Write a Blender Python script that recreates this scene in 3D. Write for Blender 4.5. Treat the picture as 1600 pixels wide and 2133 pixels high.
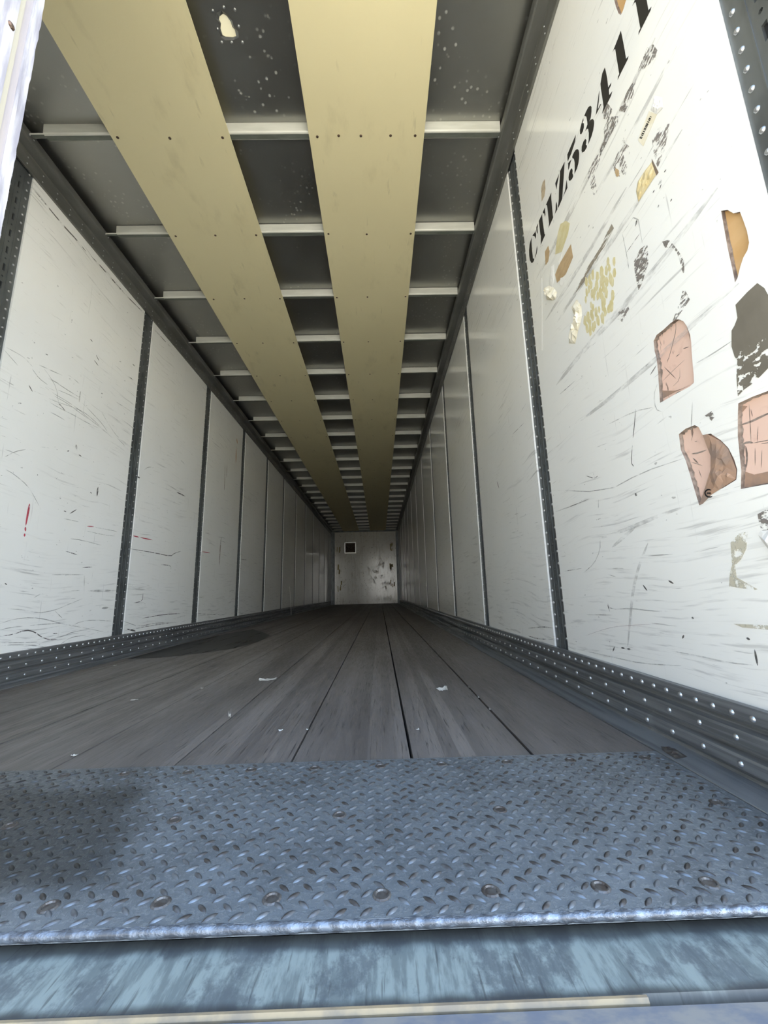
import bpy, bmesh, math, random
from mathutils import Vector, Matrix, noise
from mathutils.bvhtree import BVHTree
from mathutils.geometry import tessellate_polygon, delaunay_2d_cdt

for o in list(bpy.data.objects):
    bpy.data.objects.remove(o, do_unlink=True)
SC = bpy.context.scene
COL = SC.collection
random.seed(7)

# ------------------------------------------------------------------ camera
cam_data = bpy.data.cameras.new('camera')
cam_data.sensor_fit = 'VERTICAL'
cam_data.sensor_height = 36.0
cam_data.lens = 14.2663
cam_data.clip_start = 0.02
cam_data.clip_end = 300
cam = bpy.data.objects.new('camera', cam_data)
COL.objects.link(cam)
cam.matrix_world = Matrix([[0.999653, 0.021576, -0.01511, 0.520547], [-0.010608, -0.195296, -0.980687, -1.646267], [-0.02411, 0.980507, -0.195, 0.382512], [0.0, 0.0, 0.0, 1.0]])
SC.camera = cam

# ------------------------------------------------------------------ sky, sun, exposure
SUN_DIR = Vector((0.72, 0.0, 0.69)).normalized()      # towards the sun: from the trailer's right side
SKY_HORIZON, SKY_LOW, SKY_ZENITH, SUN_HALO = (0.96, 0.93, 0.87), (0.38, 0.46, 0.56), (0.08, 0.14, 0.25), 5.4
world = bpy.data.worlds.new('sky')
SC.world = world
world.use_nodes = True
wn = world.node_tree
wn.nodes.clear()
w_out = wn.nodes.new('ShaderNodeOutputWorld')
w_bg = wn.nodes.new('ShaderNodeBackground')
# hazy clear day: bright pale horizon, blue zenith, a little brighter round the sun
w_tc = wn.nodes.new('ShaderNodeTexCoord')
w_sep = wn.nodes.new('ShaderNodeSeparateXYZ')
wn.links.new(w_tc.outputs['Generated'], w_sep.inputs[0])
w_r = wn.nodes.new('ShaderNodeValToRGB')
w_r.color_ramp.elements[0].position = 0.0
w_r.color_ramp.elements[0].color = (*SKY_HORIZON, 1)
e_ = w_r.color_ramp.elements.new(0.22); e_.color = (*SKY_LOW, 1)
w_r.color_ramp.elements[-1].position = 0.85
w_r.color_ramp.elements[-1].color = (*SKY_ZENITH, 1)
wn.links.new(w_sep.outputs[2], w_r.inputs[0])
w_dot = wn.nodes.new('ShaderNodeVectorMath'); w_dot.operation = 'DOT_PRODUCT'
wn.links.new(w_tc.outputs['Generated'], w_dot.inputs[0]); w_dot.inputs[1].default_value = SUN_DIR
w_mr = wn.nodes.new('ShaderNodeMapRange'); w_mr.interpolation_type = 'SMOOTHSTEP'
wn.links.new(w_dot.outputs['Value'], w_mr.inputs['Value'])
w_mr.inputs['From Min'].default_value = -0.2; w_mr.inputs['From Max'].default_value = 1.0
w_mr.inputs['To Min'].default_value = 1.0; w_mr.inputs['To Max'].default_value = SUN_HALO
w_mul = wn.nodes.new('ShaderNodeVectorMath'); w_mul.operation = 'SCALE'
wn.links.new(w_r.outputs[0], w_mul.inputs[0]); wn.links.new(w_mr.outputs[0], w_mul.inputs['Scale'])
w_bg.inputs['Strength'].default_value = 1.0
wn.links.new(w_mul.outputs[0], w_bg.inputs[0])
wn.links.new(w_bg.outputs[0], w_out.inputs[0])

sun_data = bpy.data.lights.new('sun', 'SUN')
sun_data.energy = 4.2
sun_data.color = (1.0, 0.93, 0.80)
sun_data.angle = math.radians(0.6)
sun = bpy.data.objects.new('sun', sun_data)
COL.objects.link(sun)
sun.location = SUN_DIR * 30
sun.rotation_euler = SUN_DIR.to_track_quat('Z', 'Y').to_euler()

vs = SC.view_settings
vs.view_transform = 'Standard'
vs.look = 'None'
vs.exposure = 2.05
vs.gamma = 1.0
vs.use_curve_mapping = False
SC.cycles.max_bounces = 24
SC.cycles.diffuse_bounces = 16
SC.cycles.glossy_bounces = 12
SC.cycles.transparent_max_bounces = 16
SC.cycles.sample_clamp_indirect = 0
SC.cycles.caustics_reflective = True

# ------------------------------------------------------------------ dimensions (metres, floor at z 0, trailer axis +Y)
HW = 1.25            # half inner width
PITCH = 1.1533       # wall post spacing
PW = 0.1226          # wall post width
Z_SC = 0.146         # top of the scuff rails
Z_TR = 2.563         # underside of the top rails
Z_BOW = 2.682
Z_ROOF = 2.735
Y_BACK = 13.4
Y_REAR = -1.1533
N_POST = 12

# ------------------------------------------------------------------ traced marks on the walls: (y, z) in metres
LETTERS = [["C",[[[-0.0825,1.9563],[-0.0682,1.9532],[-0.0525,1.9454],[-0.0409,1.9274],[-0.0365,1.9024],[-0.0383,1.8773],[-0.049,1.8528],[-0.0596,1.8416],[-0.0747,1.8361],[-0.0831,1.8382],[-0.0806,1.8462],[-0.0697,1.855],[-0.0714,1.8692],[-0.0709,1.8984],[-0.0731,1.9251],[-0.0751,1.9405]],[[-0.0912,1.9562],[-0.1018,1.954],[-0.1162,1.9464],[-0.1255,1.9525],[-0.1241,1.9397],[-0.1274,1.9278],[-0.1245,1.9166],[-0.1187,1.9112],[-0.1144,1.9269],[-0.105,1.9407]],[[-0.1248,1.8685],[-0.1228,1.8537],[-0.1117,1.8421],[-0.098,1.8383],[-0.0884,1.8388],[-0.0922,1.8409],[-0.1077,1.8514],[-0.1174,1.8645]]]],["T",[[[-0.1585,1.9517],[-0.1374,1.9543],[-0.1343,1.9377],[-0.1376,1.9187],[-0.1434,1.917],[-0.1455,1.9373],[-0.1523,1.9443]],[[-0.2011,1.9532],[-0.1656,1.9554],[-0.166,1.8856],[-0.1691,1.8742],[-0.1635,1.8523],[-0.1587,1.8406],[-0.2077,1.8429],[-0.2015,1.852],[-0.2007,1.8717],[-0.1991,1.9224]],[[-0.2316,1.9524],[-0.2102,1.9543],[-0.2108,1.9454],[-0.2201,1.9365],[-0.2233,1.9154],[-0.229,1.92],[-0.2301,1.9378]]]],["L",[[[-0.2957,1.9529],[-0.243,1.9531],[-0.252,1.9403],[-0.2491,1.853],[-0.2409,1.8419],[-0.2864,1.8431],[-0.2861,1.8525],[-0.2877,1.8793],[-0.2903,1.9314]],[[-0.3251,1.8761],[-0.3187,1.8705],[-0.3139,1.8554],[-0.3055,1.8417],[-0.3249,1.8394],[-0.3274,1.8556]]]],["Z",[[[-0.4165,1.9526],[-0.3784,1.9567],[-0.3753,1.9441],[-0.356,1.9014],[-0.3443,1.8643],[-0.3315,1.8422],[-0.335,1.837],[-0.3684,1.8405],[-0.3789,1.8643],[-0.3918,1.8937],[-0.4075,1.9291]],[[-0.3696,1.9561],[-0.3343,1.9529],[-0.3352,1.9363],[-0.3363,1.9208],[-0.3467,1.9328],[-0.3592,1.9434]],[[-0.4136,1.8721],[-0.4038,1.8595],[-0.3938,1.8467],[-0.3751,1.8414],[-0.412,1.8387],[-0.4138,1.8549]]]],["5",[[[-0.5063,1.9543],[-0.4904,1.9558],[-0.4399,1.955],[-0.4368,1.9283],[-0.4647,1.9275],[-0.4806,1.9329],[-0.4963,1.9382]],[[-0.4607,1.9061],[-0.4369,1.9196],[-0.4335,1.8934],[-0.4394,1.8945],[-0.4521,1.9026]],[[-0.5024,1.8972],[-0.5091,1.8843],[-0.5098,1.8681],[-0.5048,1.8538],[-0.4965,1.8411],[-0.485,1.8347],[-0.4669,1.835],[-0.4731,1.852],[-0.4769,1.8709],[-0.476,1.8887],[-0.4672,1.9037],[-0.4688,1.9101],[-0.4793,1.9107],[-0.4925,1.9063]],[[-0.4555,1.873],[-0.4587,1.8606],[-0.4544,1.8516],[-0.4569,1.8414],[-0.4559,1.8356],[-0.4483,1.8353],[-0.4352,1.8428],[-0.4272,1.8538],[-0.4283,1.867],[-0.4348,1.8759],[-0.4462,1.8786]]]],["3",[[[-0.604,1.9393],[-0.6081,1.9275],[-0.604,1.9133],[-0.5962,1.8999],[-0.5862,1.8976],[-0.5756,1.9025],[-0.5763,1.9129],[-0.576,1.9339],[-0.5658,1.9523],[-0.5788,1.9528],[-0.5924,1.9498]],[[-0.5862,1.8976],[-0.5933,1.8951],[-0.6045,1.884],[-0.6095,1.8696],[-0.6079,1.8586],[-0.5986,1.8453],[-0.5864,1.8378],[-0.5646,1.8352],[-0.572,1.851],[-0.5757,1.8661],[-0.575,1.8852],[-0.5678,1.893],[-0.5586,1.8968],[-0.5677,1.9],[-0.5756,1.9025]],[[-0.5584,1.9525],[-0.5439,1.9476],[-0.5321,1.9385],[-0.53,1.9251],[-0.5361,1.9154],[-0.5469,1.9132],[-0.5558,1.9191],[-0.5582,1.9319],[-0.5504,1.943],[-0.5581,1.9437]],[[-0.5536,1.8718],[-0.5582,1.8608],[-0.5517,1.8492],[-0.5566,1.8393],[-0.5538,1.8351],[-0.5398,1.8379],[-0.5274,1.8486],[-0.5245,1.8603],[-0.5294,1.8724],[-0.5417,1.8765]]]],["4",[[[-0.6942,1.9537],[-0.6956,1.9363],[-0.6962,1.9074],[-0.6943,1.8743],[-0.7093,1.8695],[-0.7064,1.8635],[-0.695,1.8647],[-0.6935,1.846],[-0.7077,1.8385],[-0.6992,1.833],[-0.6788,1.8346],[-0.659,1.8346],[-0.6501,1.8369],[-0.662,1.8472],[-0.6627,1.8633],[-0.6634,1.9185],[-0.665,1.9357],[-0.6797,1.9536]],[[-0.656,1.9212],[-0.6502,1.9171],[-0.6218,1.8741],[-0.6315,1.873],[-0.655,1.8705],[-0.65,1.876],[-0.6342,1.8777],[-0.6448,1.8947]]]],["1",[[[-0.7785,1.9521],[-0.7792,1.9362],[-0.7795,1.8765],[-0.7787,1.8457],[-0.7891,1.839],[-0.7851,1.8349],[-0.7493,1.838],[-0.7358,1.8384],[-0.7388,1.845],[-0.7454,1.8444],[-0.7457,1.8685],[-0.7468,1.9372],[-0.7415,1.9444],[-0.7348,1.9463],[-0.7449,1.9469],[-0.7649,1.9494]]]],["1",[[[-0.8759,1.9521],[-0.8766,1.9362],[-0.8769,1.8765],[-0.8761,1.8457],[-0.8865,1.839],[-0.8825,1.8349],[-0.8467,1.838],[-0.8332,1.8384],[-0.8362,1.845],[-0.8428,1.8444],[-0.8431,1.8685],[-0.8442,1.9372],[-0.8389,1.9444],[-0.8322,1.9463],[-0.8423,1.9469],[-0.8623,1.9494]]]]]
HOLES = {"pink_tall":[[-0.7822,1.0131],[-0.7922,1.0064],[-0.8037,0.9931],[-0.8106,0.975],[-0.8153,0.9485],[-0.8139,0.9291],[-0.8102,0.9063],[-0.8068,0.8783],[-0.8045,0.8548],[-0.801,0.8369],[-0.7877,0.8343],[-0.7405,0.8389],[-0.688,0.8428],[-0.6929,0.8802],[-0.6992,0.9239],[-0.7016,0.9589],[-0.6995,0.983],[-0.7019,1.0101],[-0.7153,1.0181],[-0.739,1.0156],[-0.764,1.0156]],"pink_low":[[-0.7312,0.7403],[-0.7547,0.7444],[-0.7817,0.7415],[-0.7914,0.7325],[-0.7979,0.7109],[-0.8189,0.7058],[-0.84,0.6827],[-0.8547,0.6596],[-0.8627,0.6311],[-0.8648,0.6094],[-0.8583,0.5905],[-0.8302,0.5834],[-0.7927,0.5777],[-0.7639,0.5608],[-0.7536,0.56],[-0.7485,0.5957],[-0.7428,0.6376],[-0.7379,0.6707],[-0.7288,0.701]],"pink_wide":[[-0.8961,0.7387],[-0.9267,0.7371],[-0.9585,0.7328],[-0.9843,0.7297],[-0.9505,0.5607],[-0.921,0.5641],[-0.8639,0.5693],[-0.873,0.6048],[-0.8763,0.6349],[-0.8808,0.6753],[-0.8895,0.7141]],"tan_near":[[-0.9462,1.1467],[-0.9594,1.1345],[-0.9693,1.1152],[-0.9819,1.1049],[-0.9844,1.0812],[-0.9865,1.0561],[-0.9855,1.0299],[-0.9791,1.0182],[-0.9689,1.0121],[-0.9596,1.0003],[-0.9488,0.9826],[-0.9421,0.9782],[-0.9428,0.9971],[-0.9428,1.018],[-0.9428,1.0605],[-0.9446,1.1067]],"tan_high":[[-0.7748,2.08],[-0.7763,2.0511],[-0.7812,2.014],[-0.7876,1.9957],[-0.7977,1.9934],[-0.8151,2.0014],[-0.8225,2.0115],[-0.8022,2.0687],[-0.7768,2.1064]]}
DECALS = {"film_flap":["film",[[-0.7989,0.7105],[-0.8121,0.7074],[-0.8404,0.6804],[-0.8551,0.6573],[-0.8635,0.6098],[-0.8582,0.5916],[-0.7931,0.5754],[-0.7648,0.5606],[-0.7548,0.5605],[-0.7778,0.5927],[-0.8025,0.6288],[-0.8092,0.6582],[-0.8038,0.683]]],"glue_stain":["glue",[[-0.9838,0.9412],[-0.9937,0.9221],[-0.9974,0.9043],[-1.0051,0.8693],[-0.9868,0.778],[-0.9683,0.7733],[-0.9512,0.767],[-0.9289,0.7609],[-0.9131,0.7588],[-0.8994,0.7532],[-0.9021,0.7755],[-0.9054,0.7954],[-0.914,0.8231],[-0.9096,0.8346],[-0.9078,0.8581],[-0.9148,0.8893],[-0.923,0.8946],[-0.9325,0.9056],[-0.9341,0.9336],[-0.9624,0.9397]]],"tan_tape":["tan",[[-0.3865,1.6195],[-0.3882,1.5617],[-0.3269,1.5453],[-0.2554,1.5687],[-0.2476,1.6128],[-0.2813,1.6226],[-0.3343,1.6215]]],"tan_scrap":["tan",[[-0.2221,1.774],[-0.2271,1.7398],[-0.2068,1.7135],[-0.1801,1.7185],[-0.188,1.7775]]],"tan_faint":["tanf",[[-0.2605,2.0637],[-0.2552,2.0207],[-0.2389,2.0014],[-0.2111,2.0058],[-0.2197,2.0627],[-0.2397,2.0723]]],"yellow_tape":["yel",[[-0.3341,1.7617],[-0.3738,1.7347],[-0.3976,1.6974],[-0.3753,1.6733],[-0.3445,1.6625],[-0.3186,1.6517],[-0.2667,1.6891],[-0.2869,1.7196],[-0.3062,1.7471]]],"white_strip":["paper",[[-0.2523,1.657],[-0.2411,1.5997],[-0.2127,1.5771],[-0.1911,1.6242],[-0.2128,1.6564],[-0.2235,1.6724]]],"white_bit":["paper",[[-0.3174,1.6468],[-0.3064,1.6267],[-0.2899,1.6207],[-0.285,1.6376]]],"white_bit2":["paper",[[-0.285,1.5644],[-0.3104,1.5481],[-0.3109,1.5269],[-0.2922,1.5221],[-0.2744,1.5464]]],"curl":["paper2",[[-0.1422,1.6397],[-0.1884,1.6136],[-0.2248,1.5732],[-0.2466,1.5333],[-0.2298,1.5164],[-0.2071,1.5286],[-0.1568,1.5706],[-0.1508,1.603]]],"crumple":["paper2",[[-0.3761,1.3968],[-0.3999,1.3519],[-0.3957,1.315],[-0.3756,1.2925],[-0.3579,1.281],[-0.3302,1.2513],[-0.2865,1.2805],[-0.2984,1.3174],[-0.3302,1.3366],[-0.3492,1.3501],[-0.3345,1.3977],[-0.3552,1.3955]]],"residue_area":["yel",[[-0.4333,1.4103],[-0.4861,1.4037],[-0.5308,1.3965],[-0.5577,1.3595],[-0.5783,1.3819],[-0.6091,1.3575],[-0.5919,1.2698],[-0.5753,1.2301],[-0.543,1.218],[-0.5042,1.2016],[-0.4865,1.212],[-0.4713,1.2355],[-0.4548,1.22],[-0.4335,1.2225],[-0.4108,1.241],[-0.4077,1.3245],[-0.4253,1.3583]]],"white_dash":["paper",[[-0.1285,1.7016],[-0.1346,1.6962],[-0.0674,1.3947],[-0.0558,1.4022]]],"scrape_brown":["scrape",[[-0.6142,1.4701],[-0.6222,1.4424],[-0.5334,1.4243],[-0.4304,1.4181],[-0.3421,1.4285],[-0.4747,1.448],[-0.5512,1.4476]]],"sticker":["paper2",[[-0.8212,1.5958],[-0.8413,1.5544],[-0.8186,1.5464],[-0.7827,1.5337],[-0.7696,1.5726],[-0.7988,1.5864]]],"sticker_top":["paper",[[-0.8445,1.6125],[-0.8656,1.5727],[-0.8627,1.5458],[-0.8416,1.5555],[-0.8257,1.5921],[-0.8376,1.5979]]],"barcode":["ink",[[-0.8226,1.5788],[-0.8269,1.5697],[-0.7807,1.5574],[-0.7739,1.5697]]],"gold_tape":["gold",[[-0.8002,1.4595],[-0.805,1.4123],[-0.7329,1.4111],[-0.7317,1.4483],[-0.7439,1.4666],[-0.7742,1.4649]]],"gold_edge":["brown",[[-0.802,1.4673],[-0.8144,1.409],[-0.8061,1.4096],[-0.7999,1.4584]]],"comet":["scuffd",[[-0.7866,1.2305],[-0.806,1.2163],[-0.8183,1.1886],[-0.8292,1.1578],[-0.837,1.1281],[-0.8339,1.1083],[-0.8296,1.0958],[-0.8267,1.1148],[-0.8265,1.133],[-0.8224,1.1669],[-0.8118,1.1873],[-0.7913,1.2086]]],"fuzz":["scuffd",[[-0.7389,1.2717],[-0.7303,1.2189],[-0.6967,1.1876],[-0.6793,1.1798],[-0.6771,1.2389],[-0.6805,1.2707],[-0.7111,1.2821]]],"scr1":["scuffd",[[-0.8704,1.7394],[-0.8788,1.7049],[-0.8691,1.6982],[-0.8338,1.7208],[-0.8062,1.7493],[-0.8282,1.7545],[-0.8519,1.7607]]],"scr2":["scuffd",[[-0.8012,1.7383],[-0.7894,1.7285],[-0.7806,1.7117],[-0.7401,1.7108],[-0.7214,1.7444],[-0.7309,1.7502],[-0.7629,1.7527],[-0.7818,1.7482]]],"scr4":["scuffd",[[-0.7131,1.7363],[-0.7092,1.7199],[-0.6619,1.7255],[-0.6211,1.7219],[-0.6087,1.7234],[-0.6169,1.7444],[-0.6436,1.7505],[-0.6477,1.7806],[-0.6767,1.7874]]],"scr5":["scuffl",[[-0.6126,1.7396],[-0.608,1.7073],[-0.5715,1.7065],[-0.5732,1.63],[-0.5528,1.6432],[-0.5392,1.7025],[-0.5371,1.7381],[-0.5476,1.7516],[-0.5912,1.7462]]],"scr6":["scuffd",[[-0.6815,1.8325],[-0.6966,1.785],[-0.6858,1.7762],[-0.6614,1.7991],[-0.653,1.8155],[-0.6598,1.831]]],"scr7":["scuffl",[[-0.7217,1.6474],[-0.7222,1.6274],[-0.7353,1.5963],[-0.7073,1.6088],[-0.7146,1.5516],[-0.7035,1.5373],[-0.6937,1.5513],[-0.6882,1.5734],[-0.6797,1.5608],[-0.6654,1.5822],[-0.661,1.6234],[-0.6748,1.6335],[-0.7036,1.6388]]],"rustdrop":["tan",[[-0.6705,1.6035],[-0.6819,1.5813],[-0.6794,1.565],[-0.6689,1.5731],[-0.6643,1.5954]]],"scr8":["scuffl",[[-0.8399,1.5191],[-0.8707,1.4837],[-0.8451,1.4417],[-0.8143,1.4231],[-0.8103,1.4651],[-0.8141,1.5118]]],"dark_pt":["scuffd",[[-0.8225,1.0698],[-0.8327,1.0279],[-0.7856,1.0116],[-0.7741,1.0152],[-0.8087,1.0473]]],"smudge":["scuffl",[[-0.5862,1.1842],[-0.6293,1.1774],[-0.6324,1.1545],[-0.5951,1.1445],[-0.5774,1.1666]]],"lowtape":["tapeclear",[[-0.8174,0.4666],[-0.8426,0.4833],[-0.8614,0.4835],[-0.8506,0.4506],[-0.8344,0.4311],[-0.8179,0.4202],[-0.816,0.396],[-0.8575,0.3716],[-0.8475,0.3702],[-0.7939,0.3783],[-0.8019,0.4058],[-0.8108,0.4207]]],"lowpaper":["paper",[[-0.8787,0.4809],[-0.9032,0.4801],[-0.9259,0.478],[-0.9121,0.4032],[-0.8959,0.4206],[-0.8955,0.4458],[-0.8868,0.461]]],"lowyel":["tapeclear",[[-0.7878,0.3022],[-0.8642,0.305],[-0.8819,0.305],[-0.8801,0.2969],[-0.8076,0.2964]]],"lowdark":["scuffd",[[-0.889,0.5129],[-0.912,0.5198],[-0.9341,0.5152],[-0.9259,0.478],[-0.8908,0.4791],[-0.8882,0.4954]]],"cables":["scuffd",[[-0.8135,0.75],[-0.8329,0.7514],[-0.839,0.7371],[-0.8285,0.7316],[-0.8203,0.7434]]]}
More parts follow.
